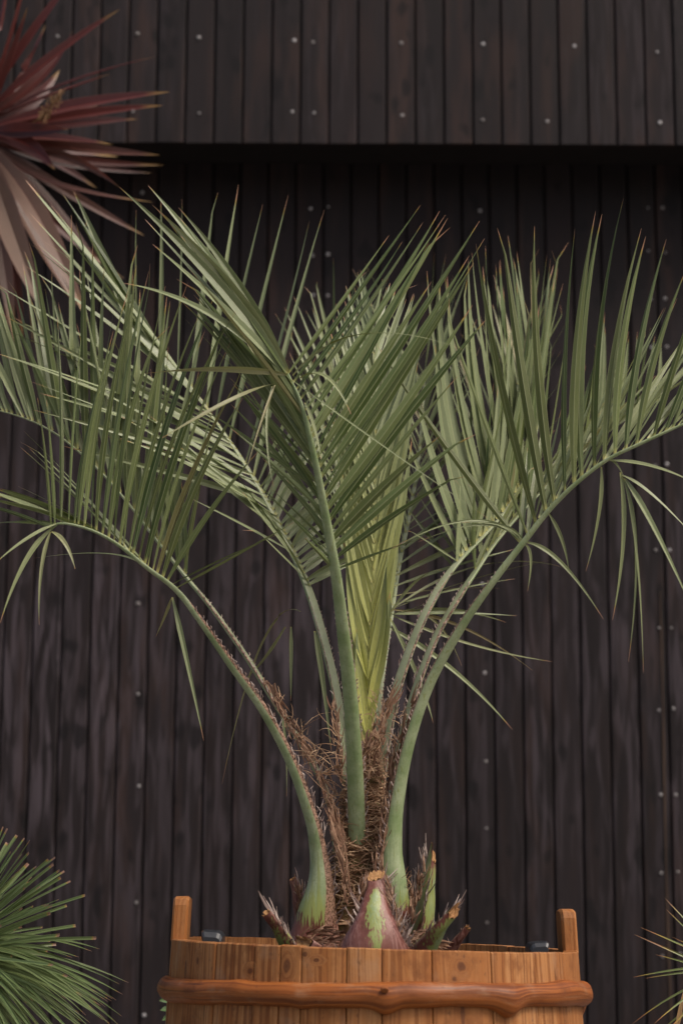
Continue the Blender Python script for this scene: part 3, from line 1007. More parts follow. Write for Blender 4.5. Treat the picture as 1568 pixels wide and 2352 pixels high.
# --- D: frond leaning toward the viewer in the middle
frond([(816, 2060, .0), (819, 1960, -.018), (819, 1860, -.043), (813, 1720, -.085), (803, 1580, -.13), (787, 1440, -.18), (770, 1310, -.23), (745, 1170, -.28), (722, 1050, -.32), (694, 935, -.34), (675, 888, -.34), (661, 858, -.335)],
      6, ((0, 42), (.1, 42), (.2, 41), (.35, 37), (.5, 32), (.63, 26), (.8, 18), (.92, 11), (1, 6)),
      rows=[dict(n=21, ol=.02, lj=(.74, 1.02), k=((0, 200, -85, -.03, 9, 0, .03), (.05, 290, -190, -.04, 20, 0, .04), (.14, 320, -300, -.04, 29, 0, .03), (.24, 370, -470, -.03, 31, 0, .02), (.34, 390, -590, -.02, 29, .01, .0), (.5, 368, -580, 0, 25, .02, 0), (.7, 362, -560, .02, 21, .02, .01), (.85, 330, -470, .02, 16, .03, .03), (1, 240, -330, .04, 11, .03, .03)), j=.6, tw=.4),
            dict(n=30, ol=.05, j=1.8, k=((0, -80, -130, -.03, 12, 0, .03), (.25, -200, -270, .03, 20, 0, .03), (.5, -270, -340, .05, 23, 0, .02), (.75, -300, -370, .04, 24, 0, .02), (1, -310, -370, .0, 22, 0, .02)), tw=.5)],
      customs=[((658, 856, -.335), (505, 628), (340, 425, -.36), 34, .0, 0), ((658, 858, -.335), (490, 640), (273, 428, -.39), 32, .1, 0), ((662, 855, -.335), (545, 650), (410, 476, -.34), 26, .3, 0), ((660, 856, -.335), (530, 660), (350, 470, -.37), 34, .0, .12), ((655, 860, -.335), (480, 720), (285, 650, -.4), 22, .1, 0), ((657, 860, -.335), (510, 705), (350, 560, -.4), 24, .05, 0),
               ((660, 860, -.34), (500, 846), (330, 858, -.42), 19, .0, .22), ((628, 882, -.34), (520, 925), (372, 1006, -.44), 19, .0, .2), ((632, 884, -.34), (600, 970), (562, 1092, -.4), 7, .8, .3),
               ((626, 886, -.34), (613, 990), (628, 1118, -.4), 8, .9, .0), ((690, 868, -.34), (752, 868), (806, 952, -.40), 14, .8, .0), ((672, 862, -.34), (830, 768), (1065, 803, -.42), 9, .8, .0),
               ((700, 925, -.34), (722, 985), (737, 1055, -.38), 10, .9, .0), ((667, 870, -.34), (860, 1010), (1120, 1190, -.4), 5, .3, 0)])
# --- B: frond behind A
frond([(778, 1960, .04), (770, 1880, .05), (742, 1795, .06), (698, 1712, .07), (640, 1622, .09), (570, 1510, .12), (490, 1398, .15), (430, 1325, .18), (362, 1240, .20), (300, 1160, .22), (230, 1080, .24), (155, 1014, .26), (105, 981, .27), (50, 957, .28), (-10, 940, .29), (-60, 930, .30)],
      7, ((0, 34), (.1, 29), (.3, 26), (.5, 20), (.65, 14), (.85, 9), (1, 5)), teeth=1.5, rand=.9,
      rows=[dict(n=25, ol=.25, k=((0, 95, -330, -.03, 18, -.02, 0), (.15, 62, -480, -.03, 22, -.02, 0), (.3, 30, -560, -.03, 23, -.02, 0), (.45, 30, -540, -.03, 22, -.02, 0), (.58, -20, -505, -.03, 22, -.02, 0), (.68, -65, -470, -.03, 22, 0, 0), (.78, -85, -350, -.02, 20, 0, 0), (1, -100, -250, 0, 16, 0, 0))),
            dict(n=28, ol=.1, j=2.0, vis=.6, k=((0, -60, -260, .06, 18, 0, 0), (.3, -70, -480, .08, 20, 0, 0), (.6, -110, -420, .08, 20, 0, 0), (1, -150, -220, .06, 16, 0, .03)))])
# --- C: frond rising behind D
frond([(797, 1800, .02), (790, 1700, .03), (772, 1580, .05), (740, 1450, .08), (705, 1340, .12), (660, 1240, .16), (605, 1135, .20), (560, 1060, .24), (505, 980, .28), (450, 905, .32), (400, 850, .35), (350, 810, .37), (310, 785, .38)],
      4, ((0, 30), (.15, 30), (.3, 29), (.42, 25), (.6, 17), (.8, 10), (1, 5)), rand=.8,
      rows=[dict(n=20, s=(0, .36), ol=0, j=1.3, r=(0, .5), k=((0, 120, -60, .04, 16, 0, .06), (.1, 130, -110, .05, 20, 0, .08), (.25, 130, -170, .06, 22, 0, .08), (.34, 150, -260, .06, 20, 0, .05))),
            dict(n=9, s=(.37, 1), ol=0, j=.6, lj=(.97, 1.03), k=((.36, 180, -600, .07, 17, 0, .0), (.47, 145, -560, .06, 16, 0, 0), (.57, 125, -540, .05, 15, 0, 0), (.7, 70, -500, .05, 15, 0, 0), (.85, 20, -400, .03, 15, 0, 0), (1, -30, -290, 0, 12, 0, 0)), tw=.5),
            dict(n=40, ol=.05, j=2.4, k=((0, -110, -140, -.05, 12, 0, 0), (.12, -200, -190, -.06, 16, 0, .02), (.25, -380, -190, -.07, 17, 0, .03), (.4, -480, -220, -.06, 18, 0, .03), (.55, -520, -240, -.06, 18, 0, .03), (.7, -440, -400, -.05, 20, 0, .02), (.85, -310, -385, -.04, 20, 0, .02), (1, -100, -285, 0, 15, 0, 0)))],
      customs=[((655, 1440, .12), (600, 1520), (555, 1565, .2), 9, .7, .1), ((722, 1450, .12), (740, 1560), (762, 1735, .1), 15, .3, 0), ((668, 1440, .14), (668, 1520), (668, 1610, .14), 10, .5, 0), ((690, 1405, .12), (600, 1480), (510, 1800, .3), 7, .6, .2), ((640, 1620, .2), (655, 1700), (658, 1830, .2), 7, .6, 0)])
# --- E: youngest frond, still folded, yellow-green
frond([(838, 1760, .02), (842, 1690, .02), (846, 1600, .015), (851, 1450, .01), (858, 1300, .01), (862, 1150, .03), (862, 1000, .06), (860, 850, .10), (855, 740, .14)],
      1, ((0, 34), (.12, 33), (.3, 27), (.45, 22), (.7, 13), (1, 5)), yellow=1.0, teeth=0.0, rand=.6,
      rows=[dict(n=34, ol=.1, ye=lambda s: max(0, 1.25 - s * 2.1), j=.35, tw=.2, k=((0, 40, -260, -.01, 26, .05, 0), (.12, 54, -340, -.01, 30, .07, 0), (.3, 95, -430, .02, 24, .04, 0), (.6, 120, -380, .05, 22, 0, 0), (1, 30, -120, .08, 14, 0, 0))),
            dict(n=34, ol=.1, ye=lambda s: max(0, 1.2 - s * 2.0), j=.35, tw=.2, k=((0, -36, -260, -.01, 26, -.05, 0), (.12, -50, -340, -.01, 30, -.06, 0), (.3, -85, -430, .02, 24, -.03, 0), (.6, -110, -360, .05, 22, 0, 0), (1, -30, -120, .08, 14, 0, 0)))])
# --- F: stands behind H, broad upright leaflets
frond([(868, 1830, .03), (873, 1770, .04), (882, 1710, .05), (907, 1590, .08), (950, 1465, .12), (1000, 1360, .17), (1050, 1290, .21), (1110, 1228, .26), (1160, 1170, .31), (1200, 1100, .36), (1225, 1020, .41), (1240, 950, .45)],
      6, ((0, 34), (.2, 30), (.45, 24), (.55, 18), (.8, 10), (1, 5)), teeth=1.3, rand=1.0,
      rows=[dict(n=28, ol=.0, r=(0, .6), k=((0, -130, -120, -.03, 9, 0, 0), (.05, -110, -350, -.02, 28, -.06, 0), (.12, -120, -540, -.02, 36, -.09, 0), (.22, -105, -650, -.02, 36, -.08, 0), (.35, -95, -620, -.02, 33, -.06, 0), (.5, -60, -560, 0, 28, -.03, 0), (.75, -60, -470, 0, 22, 0, 0), (1, -60, -380, 0, 16, 0, 0)), j=.8, tw=.2),
            dict(n=22, ol=.1, vis=.6, k=((0, 30, -220, .04, 18, 0, 0), (.2, 55, -420, .05, 24, .02, 0), (.5, 80, -520, .05, 24, 0, 0), (1, 50, -400, .03, 16, 0, 0)))])
# --- G: behind F, reaching past H
frond([(898, 1850, .06), (905, 1780, .07), (917, 1715, .09), (950, 1590, .12), (1000, 1460, .17), (1055, 1365, .21), (1090, 1312, .25), (1140, 1240, .31), (1210, 1160, .37), (1290, 1080, .43), (1370, 1010, .48), (1440, 960, .52), (1510, 920, .55)],
      6, ((0, 28), (.2, 26), (.4, 22), (.5, 16), (.8, 10), (1, 5)), teeth=1.6, rand=.8,
      rows=[dict(n=24, ol=.1, vis=.7, k=((0, -45, -280, 0, 22, -.03, 0), (.1, 0, -450, 0, 26, -.03, 0), (.3, 40, -470, 0, 24, 0, 0), (.45, 40, -330, 0, 20, 0, 0), (1, 30, -170, 0, 14, 0, 0))),
            dict(n=24, ol=.4, vis=.5, k=((0, 60, -150, .05, 14, 0, 0), (.3, 170, -230, .08, 20, 0, 0), (.6, 190, -200, .08, 18, 0, 0), (1, 150, -150, .06, 14, 0, 0)))])
# --- L: slim far frond with leaflets hanging toward the red peg side
frond([(858, 1740, .09), (864, 1670, .10), (873, 1580, .14), (885, 1490, .18), (897, 1412, .22), (915, 1300, .30), (940, 1180, .40), (960, 1060, .50), (970, 940, .60), (975, 860, .66)],
      4, ((0, 16), (.3, 14), (.5, 11), (1, 4)), rand=.9, teeth=.5,
      rows=[dict(n=26, ol=.2, vis=.4, k=((0, 300, 40, .02, 10, 0, .05), (.1, 270, -60, .05, 12, 0, .04), (.3, 220, -200, .05, 15, 0, 0), (.6, 130, -300, .03, 15, 0, 0), (1, 70, -290, .0, 11, 0, 0))),
            dict(n=26, ol=.2, vis=.4, k=((0, 20, -260, .02, 16, 0, 0), (.3, -100, -330, .05, 16, 0, 0), (.6, -150, -320, .03, 14, 0, 0), (1, -150, -250, 0, 11, 0, 0)))],
      customs=[((897, 1412, .22), (1030, 1400), (1162, 1430, .3), 11, .4, 0), ((900, 1400, .22), (1060, 1440), (1222, 1540, .3), 8, .3, .5), ((897, 1412, .22), (1080, 1480), (1268, 1520, .3), 8, .3, .1),
               ((890, 1440, .2), (1040, 1540), (1176, 1676, .24), 14, .35, 0), ((895, 1420, .2), (960, 1560), (994, 1660, .2), 13, .5, 0), ((898, 1410, .22), (990, 1420), (1060, 1530, .3), 9, .3, .2),
               ((897, 1405, .22), (960, 1330), (1015, 1310, .2), 9, .8, 0), ((897, 1412, .22), (945, 1400), (975, 1385, .2), 7, .2, 0), ((900, 1400, .22), (1100, 1300), (1290, 1302, .4), 8, .4, .1), ((900, 1400, .22), (1090, 1330), (1260, 1288, .4), 8, .4, .1)])
# --- M, N: far fronds whose slender leaflets criss-cross against the wall
frond([(846, 1720, .10), (846, 1600, .15), (830, 1450, .22), (800, 1300, .30), (780, 1150, .42), (768, 1000, .55), (765, 880, .65), (765, 800, .70)],
      3, ((0, 14), (.5, 10), (1, 4)), teeth=0, rand=.7,
      rows=[dict(n=26, ol=.15, vis=.35, k=((0, 120, -160, .02, 13, 0, 0), (.4, 180, -300, .03, 14, 0, 0), (.7, 170, -270, .03, 13, 0, 0), (1, 60, -210, 0, 10, 0, 0))),
            dict(n=26, ol=.15, vis=.35, k=((0, -100, -160, .02, 13, 0, 0), (.4, -120, -270, .03, 14, 0, 0), (.7, -110, -230, .03, 13, 0, 0), (1, -20, -180, 0, 10, 0, 0)))])
frond([(872, 1720, .10), (900, 1600, .15), (960, 1450, .22), (1040, 1300, .32), (1110, 1150, .44), (1160, 1000, .55), (1190, 880, .63), (1205, 800, .68)],
      3, ((0, 14), (.5, 10), (1, 4)), teeth=0, rand=.7,
      rows=[dict(n=26, ol=.2, vis=.35, k=((0, 140, -100, .02, 13, 0, 0), (.4, 150, -230, .03, 14, 0, 0), (.7, 110, -230, .03, 13, 0, 0), (1, 60, -180, 0, 10, 0, 0))),
            dict(n=26, ol=.2, vis=.35, k=((0, -100, -180, .02, 13, 0, 0), (.4, -120, -300, .03, 14, 0, 0), (.7, -90, -260, .03, 13, 0, 0), (1, -20, -190, 0, 10, 0, 0)))])

ALL.sort(key=lambda q: -q[0])
rest = MB()
for i, (w_, fo, bs, bl) in enumerate(ALL):
    if i < 300:
        bl.build('leaflet', M['leaf'], fo, origin=bs)
    else:
        rest.merge(bl)
o = rest.build('far_leaflets', M['leaf'], palm, origin=PALM)
o['kind'] = 'stuff'

# ------------------------------------------------------------------ palm trunk, fibres and cut leaf bases
b = MB()
tp = [at(828, 2185, .01), at(822, 2110, .01), at(820, 2020, .0), at(825, 1930, .0), at(835, 1830, .01), at(843, 1740, .02), at(846, 1690, .03)]
tc = spline(tp, 30)
tw_ = ((0, 92), (.12, 72), (.3, 54), (.5, 50), (.7, 44), (.85, 32), (1, 12))
SEC = 22
for i, p in enumerate(tc):
    r_ = D2M(keyed(tw_, i / 30)[0])
    for k in range(SEC):
        a = 2 * math.pi * k / SEC
        rr = r_ * (1 + 0.07 * math.sin(a * 3 + i * 0.5) + rnd(-.05, .05))
        b.add(p + Vector((math.cos(a) * rr, math.sin(a) * rr * 0.8, 0)), (i / 30, 0, 0))
for i in range(30):
    for k in range(SEC):
        k2 = (k + 1) % SEC
        b.f.append((i * SEC + k, i * SEC + k2, (i + 1) * SEC + k2, (i + 1) * SEC + k))
b.f.append(tuple(reversed(range(SEC)))); b.f.append(tuple(30 * SEC + k for k in range(SEC)))
b.build('trunk', M['trunk'], palm, origin=PALM)

fib = MB()
def fibre(p0, d0, ln, curl, rad, n=6, droop=0.0):
    pts = [p0.copy()]
    d = d0.normalized()
    cv = Vector((rnd(-1, 1), rnd(-1, 1), rnd(-1, 1))) * curl
    for i in range(n):
        d = (d + cv / n + Vector((0, 0, -droop / n)) + Vector((rnd(-1, 1), rnd(-1, 1), rnd(-1, 1))) * curl * 0.25).normalized()
        pts.append(pts[-1] + d * ln / n)
    fib.tube(pts, [rad * (1 - 0.75 * i / n) for i in range(n + 1)], 3, rand=random.random(), cap=False)

# wrapped round the stem
for q in range(640):
    f = rnd(0.14, 0.98)
    i = int(f * 30)
    p = tc[i]
    r_ = D2M(keyed(tw_, f)[0]) * rnd(0.98, 1.3)
    a0 = rnd(math.pi * 0.85, math.pi * 2.15)
    sp = rnd(0.5, 1.6) * random.choice((-1, 1))
    rise = rnd(-0.025, 0.03)
    pts = []
    for k in range(7):
        a = a0 + sp * k / 6
        ex = 1 + 0.10 * math.sin(k * 1.3 + q)
        pts.append(p + Vector((math.cos(a) * r_ * ex, math.sin(a) * r_ * 0.8 * ex, rise * k / 6 + rnd(-.002, .002))))
    rd = rnd(0.0008, 0.0019)
    fib.tube(pts, [rd * (1 - 0.5 * k / 6) for k in range(7)], 3, rand=random.random(), cap=False)
# tufts that stand off along the leaf stalks and at the crown
def tuft(x, y, Y, n, dirx, dirz, ln, curl, spread=18):
    for q in range(int(n * (.3 if x < 760 else .5))):
        p = at(x + rnd(-spread, spread), y + rnd(-spread, spread), Y + rnd(-.02, .02))
        fibre(p, Vector((dirx + rnd(-.5, .5), rnd(-.7, .3), dirz + rnd(-.5, .5))), ln * rnd(.35, .95), curl, rnd(.0007, .0015), droop=rnd(-.2, .9))
for (x, y, n_, dx_, dz_, ln) in ((640, 1615, 14, .2, 1, .03), (662, 1655, 22, .3, 1, .04), (690, 1700, 30, .4, 1, .055), (712, 1745, 36, .6, .8, .06), (735, 1790, 40, .7, .5, .06), (752, 1840, 46, .6, .3, .05),
                              (768, 1890, 46, .4, .3, .045), (785, 1950, 50, .3, .4, .045), (792, 2010, 40, .2, .5, .04), (800, 2060, 40, 0, .8, .05), (780, 1700, 14, -.6, .6, .05),
                              (870, 1610, 26, -.3, 1, .03), (868, 1660, 34, -.2, .8, .035), (872, 1710, 40, -.2, .5, .04), (880, 1770, 40, -.5, .3, .04), (893, 1760, 40, -.2, .9, .045),
                              (912, 1700, 34, -.3, 1, .035), (930, 1650, 24, -.3, 1, .03), (885, 1840, 44, -.5, .2, .05), (872, 1900, 44, -.6, .3, .05), (862, 1960, 44, -.5, .4, .05), (850, 2020, 36, -.4, .5, .05),
                              (835, 1760, 40, .2, .3, .04), (838, 1720, 30, 0, .6, .035), (925, 2040, 46, -.2, .8, .05), (912, 2090, 40, 0, .8, .05), (760, 2120, 40, .3, .4, .035), (740, 2130, 30, .2, .5, .03)):
    tuft(x, y, -.035, n_, dx_, dz_, ln, 1.1)
# long loose strands
for (x, y, dx_, dz_, ln) in ((770, 1720, -1, .4, .12), (800, 1790, -1, .8, .14), (760, 1760, -.8, 1, .09), (790, 1740, -1, .15, .11), (700, 1670, .9, .9, .06), (770, 1830, -.7, 1, .13), (835, 1800, -.9, .5, .08), (780, 1700, -.5, 1, .10)):
    for q in range(2):
        fibre(at(x + rnd(-8, 8), y + rnd(-8, 8), -.05), Vector((dx_ + rnd(-.3, .3), rnd(-.5, .1), dz_ + rnd(-.4, .3))), ln * rnd(.7, 1.1), .8, .0008, 9, .5)
o = fib.build('fibre', M['fibre'], palm, origin=PALM, smooth=False)
o['kind'] = 'stuff'

# papery brown sheaths along the stalk margins
she = MB()
def sheath(path, n, off, ln, wd):
    C = spline([at(*p) for p in path], 40)
    for q in range(n):
        i = random.randrange(0, 36)
        d = (C[i + 3] - C[i]).normalized()
        p = C[i] + Vector((rnd(-off, off), rnd(-.02, .005), rnd(-off, off)))
        tip = p + (d + Vector((rnd(-.35, .35), rnd(-.45, .15), rnd(-.3, .3)))).normalized() * ln * rnd(.5, 1.2)
        k = p.lerp(tip, .5) + Vector((rnd(-.006, .006), rnd(-.012, .0), rnd(-.006, .006)))
        she.merge(blade(p, k, tip, wd * rnd(.4, 1.2), Vector((d.z, .3, -d.x)), Vector((0, -1, .2)), rnd(-.6, .6), rnd(-1, 1), fold=rnd(-.5, .6), ns=5, prof=taper0))
taper0 = lambda t: 1 - .8 * t
sheath([(610, 1560, .06), (660, 1650, .04), (705, 1730, .01), (745, 1810, -.01), (770, 1900, -.03), (792, 1990, -.05)], 130, .008, .045, .006)
sheath([(800, 2080, -.07), (793, 2010, -.07), (778, 1930, -.07), (765, 1880, -.07)], 50, .006, .05, .006)
sheath([(868, 2040, -.06), (876, 1950, -.06), (886, 1860, -.06), (905, 1760, -.06), (935, 1660, -.08), (975, 1570, -.1)], 130, .007, .045, .006)
sheath([(868, 1790, -.02), (872, 1720, -.01), (885, 1640, .03), (920, 1560, .06)], 60, .006, .035, .006)
sheath([(778, 1800, -.03), (776, 1700, .0), (765, 1600, .02)], 50, .005, .03, .005)
sheath([(838, 1790, -.03), (850, 1720, -.02), (862, 1660, .0)], 40, .014, .03, .008)
sheath([(690, 2172, -.12), (735, 2150, -.12), (790, 2150, -.13)], 60, .014, .035, .007)
sheath([(905, 2130, -.10), (930, 2150, -.12), (1005, 2178, -.12)], 60, .014, .035, .006)
sheath([(800, 2130, -.15), (825, 2075, -.15), (842, 2025, -.15)], 60, .006, .035, .005)
sheath([(925, 2150, -.165), (905, 2090, -.16), (886, 2030, -.155)], 60, .006, .035, .005)
sheath([(940, 2120, -.03), (955, 2060, -.03), (972, 1990, -.03)], 40, .008, .03, .005)
sheath([(690, 2120, -.02), (688, 2070, -.02), (680, 2030, -.03)], 26, .006, .03, .005)
sheath([(1000, 2140, -.19), (965, 2150, -.17), (930, 2175, -.15)], 40, .007, .03, .005)
o = she.build('leaf_sheath', M['sheath'], palm, origin=PALM, smooth=False)
o['kind'] = 'stuff'

def stub(pts, widths, zone, spikes=26, sl=0.035, thick=0.5, n=18, sdir=1, nrm=(0, 0.55, 0.8), lab=None, cut_tilt=(0, 0, 0), band=True):
    """remains of a cut leaf stalk: flared base, cut end, bristles on its margins
    zone: (fraction, colour zone in the middle, extra at the margins)"""
    C = spline([at(*p) for p in pts], n)
    b = MB()
    SEC = 24
    r = random.random()
    fr = []
    ct = Vector(cut_tilt)
    for i in range(n + 1):
        d = (C[min(n, i + 1)] - C[max(0, i - 1)]).normalized()
        ad = Vector(nrm); ad = (ad - d * ad.dot(d)).normalized()
        sd = d.cross(ad).normalized()
        f = i / n
        w = D2M(keyed(widths, f)[0]) * 0.5
        fr.append((C[i], d, sd, ad, w))
        z0, z1 = keyed(zone, f)
        for k in range(SEC):
            a = 2 * math.pi * k / SEC
            cx, cy = math.cos(a), math.sin(a)
            zb = z0 + z1 * abs(cx) ** 1.3 + 0.08 * math.sin(a * 5 + i * .7 + r * 9)
            edge = (abs(cx) ** 3 * (1 if cy >= -0.1 else .6)) if band else 0
            wob = 1 + 0.035 * math.sin(a * 7 + r * 20) + 0.03 * math.sin(i * 1.1 + a * 3)
            p = C[i] + (sd * cx * w + ad * w * thick * (cy * .22 - .05 if cy > 0 else cy * 1.1)) * wob
            p += d * (f ** 6) * (sd * cx * w + ad * cy * w * thick).dot(ct)
            b.add(p, (f, r, edge), (0, zb, 0.5 if cy > .1 else 0))
    for i in range(n):
        for k in range(SEC):
            k2 = (k + 1) % SEC
            b.f.append((i * SEC + k, i * SEC + k2, (i + 1) * SEC + k2, (i + 1) * SEC + k))
    b.f.append(tuple(reversed(range(SEC))))
    o = b.build('cut_leaf_base', M['petiole'], palm, origin=C[0])
    p, d, sd, ad, w = fr[-1]
    pc = sum((b.v[n * SEC + k] for k in range(SEC)), Vector()) / SEC
    c = MB()
    ring = [c.add(b.v[n * SEC + k] * .98 + pc * .02 + d * rnd(-.003, .006)) for k in range(SEC)]
    inner = [c.add(pc + (b.v[n * SEC + k] - pc) * 0.6 - d * rnd(.0, .007)) for k in range(SEC)]
    for k in range(SEC):
        k2 = (k + 1) % SEC
        c.f.append((ring[k], ring[k2], inner[k2], inner[k]))
    c.f.append(tuple(inner))
    c.build('cut_face', M['cut'], o, origin=p, smooth=False)
    s_ = MB()
    for q in range(spikes * 2):
        f = rnd(0.02, 0.97)
        i = min(n - 1, int(f * n))
        p, d, sd, ad, w = fr[i]
        side = sdir if random.random() < .72 else -sdir
        q0 = p.lerp(fr[i + 1][0], f * n - i) + sd * side * w * rnd(.86, 1.0)
        ln = sl * rnd(.3, 1.2)
        dd = (sd * side * rnd(.2, 1.0) + d * rnd(.5, 1.2) + Vector((rnd(-.2, .2), rnd(-.4, .2), rnd(.0, .5)))).normalized()
        q1 = q0 + dd * ln * .5
        q2 = q1 + (dd + Vector((rnd(-.35, .35), rnd(-.3, .3), rnd(-.1, .4)))).normalized() * ln * .5
        rr = rnd(.0008, .0017)
        s_.tube([q0 - dd * .004, q1, q2], [rr * 1.3, rr, rr * .3], 3, rand=random.random(), cap=False)
    so = s_.build('bristle', M['greyfibre'], o, origin=C[0], smooth=False)
    so['kind'] = 'stuff'
    if lab: o['label'] = lab
    return o

stub([(705, 2215, -.10), (676, 2172, -.15), (646, 2128, -.18), (618, 2094, -.19)], ((0, 90), (.3, 60), (.6, 38), (.85, 28), (1, 25)), ((0, .9, .2), (.45, .55, .2), (.62, .2, .3), (.8, .5, .1), (1, .75, 0)), 24, .05, sdir=1, nrm=(.75, .0, .65), thick=1.25, lab='small cut leaf base streaked red and green')
stub([(722, 2170, .03), (705, 2105, .01), (690, 2055, .0), (676, 2018, -.01)], ((0, 74), (.5, 50), (.85, 30), (1, 22)), ((0, 1.1, .1), (1, .95, .1)), 18, .03, sdir=1, nrm=(.9, -.3, .3), thick=1.0)
stub([(858, 2225, -.15), (858, 2178, -.18), (860, 2107, -.18), (862, 2055, -.165), (863, 2014, -.155)], ((0, 190), (.22, 160), (.42, 112), (.58, 80), (.75, 54), (.9, 42), (1, 38)), ((0, .9, .1), (.2, .62, .5), (.4, .36, 1.0), (.55, .14, 1.2), (.8, .05, 1.1), (.88, .5, .5), (1, .8, .3)), 50, .034, thick=.55, sdir=-1, nrm=(0, .98, .2), cut_tilt=(.25, 1.3, 0), lab='broad wine-red cut leaf base with a green middle')
stub([(915, 2225, -.12), (960, 2172, -.18), (1000, 2128, -.22), (1040, 2088, -.24)], ((0, 140), (.3, 86), (.6, 48), (.85, 30), (1, 24)), ((0, .95, .1), (.35, .75, .1), (.5, .15, .55), (.75, .05, .5), (1, .1, .6)), 44, .045, sdir=-1, nrm=(-.68, .25, .68), thick=1.25, cut_tilt=(0, .8, .9), lab='slanting grey-green cut leaf base')
stub([(995, 2225, -.05), (1028, 2180, -.09), (1050, 2152, -.11), (1070, 2130, -.12)], ((0, 60), (.5, 34), (1, 19)), ((0, 1.2, 0), (1, 1.0, .1)), 14, .03, sdir=-1, nrm=(-.6, .2, .75), thick=1.1)
stub([(938, 2200, .03), (956, 2120, .01), (972, 2040, .0), (990, 1960, -.01)], ((0, 110), (.35, 66), (.7, 42), (.9, 30), (1, 24)), ((0, .8, .2), (.3, .35, .3), (.5, .05, .3), (.85, .05, .4), (1, .5, .3)), 44, .055, sdir=-1, nrm=(-.9, -.35, .2), thick=1.15, cut_tilt=(-1.6, .6, 0), lab='upright cut leaf base with a green back')
stub([(775, 2215, -.14), (745, 2190, -.18), (720, 2170, -.21), (700, 2158, -.22)], ((0, 84), (.5, 58), (1, 42)), ((0, 1.2, 0), (1, 1.1, 0)), 14, .022, sdir=1, nrm=(.45, .35, .8), thick=1.0, cut_tilt=(0, .6, 0))

# ------------------------------------------------------------------ red cordyline
CY = 1.30
CB = at(-70, 300, CY)
cord = empty('cordyline', (CB.x - 0.05, CY, 0))
tag(cord, 'red and bronze strap-leaved cordyline growing beside the dark board wall', 'plant')
b = MB()
b.tube(spline([Vector((CB.x - 0.05, CY, 0)), Vector((CB.x - .06, CY + .02, .8)), Vector((CB.x - .03, CY + .01, 1.6)), CB + Vector((0, 0, .02))], 16), [lerp(.045, .022, i / 16) for i in range(17)], 10)
b.build('trunk', M['stem'], cord, origin=(CB.x - 0.05, CY, 0))
strap = lambda t: min(1.0, 0.45 + 1.6 * t) * max(0.0, 1 - t ** 3.2)
def cleaf(base, cxy, tip, wd, pk, tn, Y1, r=None):
    Y1 += CY - .72
    tip = (base[0] + (tip[0] - base[0]) * 1.05, base[1] + (tip[1] - base[1]) * 1.05 + 6)
    a, c = at(base[0], base[1], CY), at(tip[0], tip[1], Y1)
    k = at(cxy[0], cxy[1], (CY + Y1) / 2) * 2 - (a + c) * .5
    bl = blade(a, k, c, wd * .92 * (4 + CY) / 4640, Vector((.3, .3, 1)), Vector((-.2, -1, .3)), rnd(-.5, .5), rnd(-.5, .5), fold=.4, ns=12, rand=r, tint=(pk, tn, 0), prof=strap)
    bl.build('leaf', M['cordyline'], cord, origin=a)
CL = [((-40, 250), (20, 110), (70, -110), 54, .9, 0, .6), ((-30, 240), (70, 90), (170, -60), 58, .9, 0, .6), ((-40, 230), (-5, 60), (30, -150), 50, 1, 0, .65), ((-20, 250), (120, 130), (262, 25), 34, .7, 0, .6),
      ((-20, 262), (100, 170), (160, 70), 34, .7, 0, .75), ((-10, 265), (170, 185), (340, 130), 24, 0, 0, .65), ((-10, 270), (130, 215), (240, 168), 32, .6, 0, .7), ((0, 285), (190, 240), (372, 208), 44, .5, 0, .55),
      ((0, 295), (200, 262), (357, 238), 38, .5, 0, .6), ((0, 300), (150, 285), (300, 268), 40, .2, 0, .75), ((0, 310), (130, 318), (247, 325), 36, .2, .1, .6), ((0, 320), (180, 340), (350, 348), 34, .3, .3, .6),
      ((0, 330), (170, 365), (358, 370), 26, .2, .1, .8), ((0, 328), (140, 372), (330, 388), 30, .1, 0, .85), ((60, 340), (170, 365), (262, 418), 24, .3, .4, .58), ((-10, 340), (120, 420), (335, 452), 28, .1, .3, .7),
      ((-10, 340), (150, 440), (315, 525), 34, .1, .35, .75), ((-20, 340), (110, 460), (215, 590), 32, .3, .3, .8), ((-20, 350), (90, 500), (190, 715), 62, .1, .8, .5), ((-25, 350), (70, 530), (165, 680), 50, .2, .7, .65),
      ((-30, 350), (30, 530), (90, 690), 74, .0, 1, .5), ((-40, 350), (-5, 520), (30, 760), 64, .1, .7, .6), ((-20, 345), (80, 470), (270, 620), 40, .5, .1, .85), ((-40, 345), (40, 560), (70, 760), 34, 0, .1, .85),
      ((-20, 330), (90, 400), (200, 470), 40, 0, 0, .9), ((-20, 320), (80, 350), (210, 420), 44, 0, 0, .92), ((-10, 300), (60, 300), (150, 290), 46, 0, 0, .5), ((-10, 285), (70, 235), (130, 160), 44, .3, 0, .85), ((-10, 270), (50, 180), (100, 60), 44, .4, 0, .85),
      ((-20, 260), (20, 160), (60, 20), 50, .6, 0, .5), ((-20, 310), (60, 330), (120, 380), 50, 0, 0, .55), ((-30, 330), (20, 420), (50, 560), 48, 0, .3, .9), ((-30, 320), (30, 390), (110, 500), 46, 0, .1, .88),
      ((-40, 360), (0, 560), (12, 770), 46, 0, .2, .8), ((-40, 360), (20, 570), (48, 755), 40, 0, .1, .9), ((-10, 300), (100, 270), (250, 225), 40, .2, 0, .88), ((-10, 315), (100, 335), (260, 352), 40, 0, 0, .88)]
for (bs, c, tp_, wd, pk, tn, Y1) in CL:
    cleaf(bs, c, tp_, wd, pk, tn, Y1)
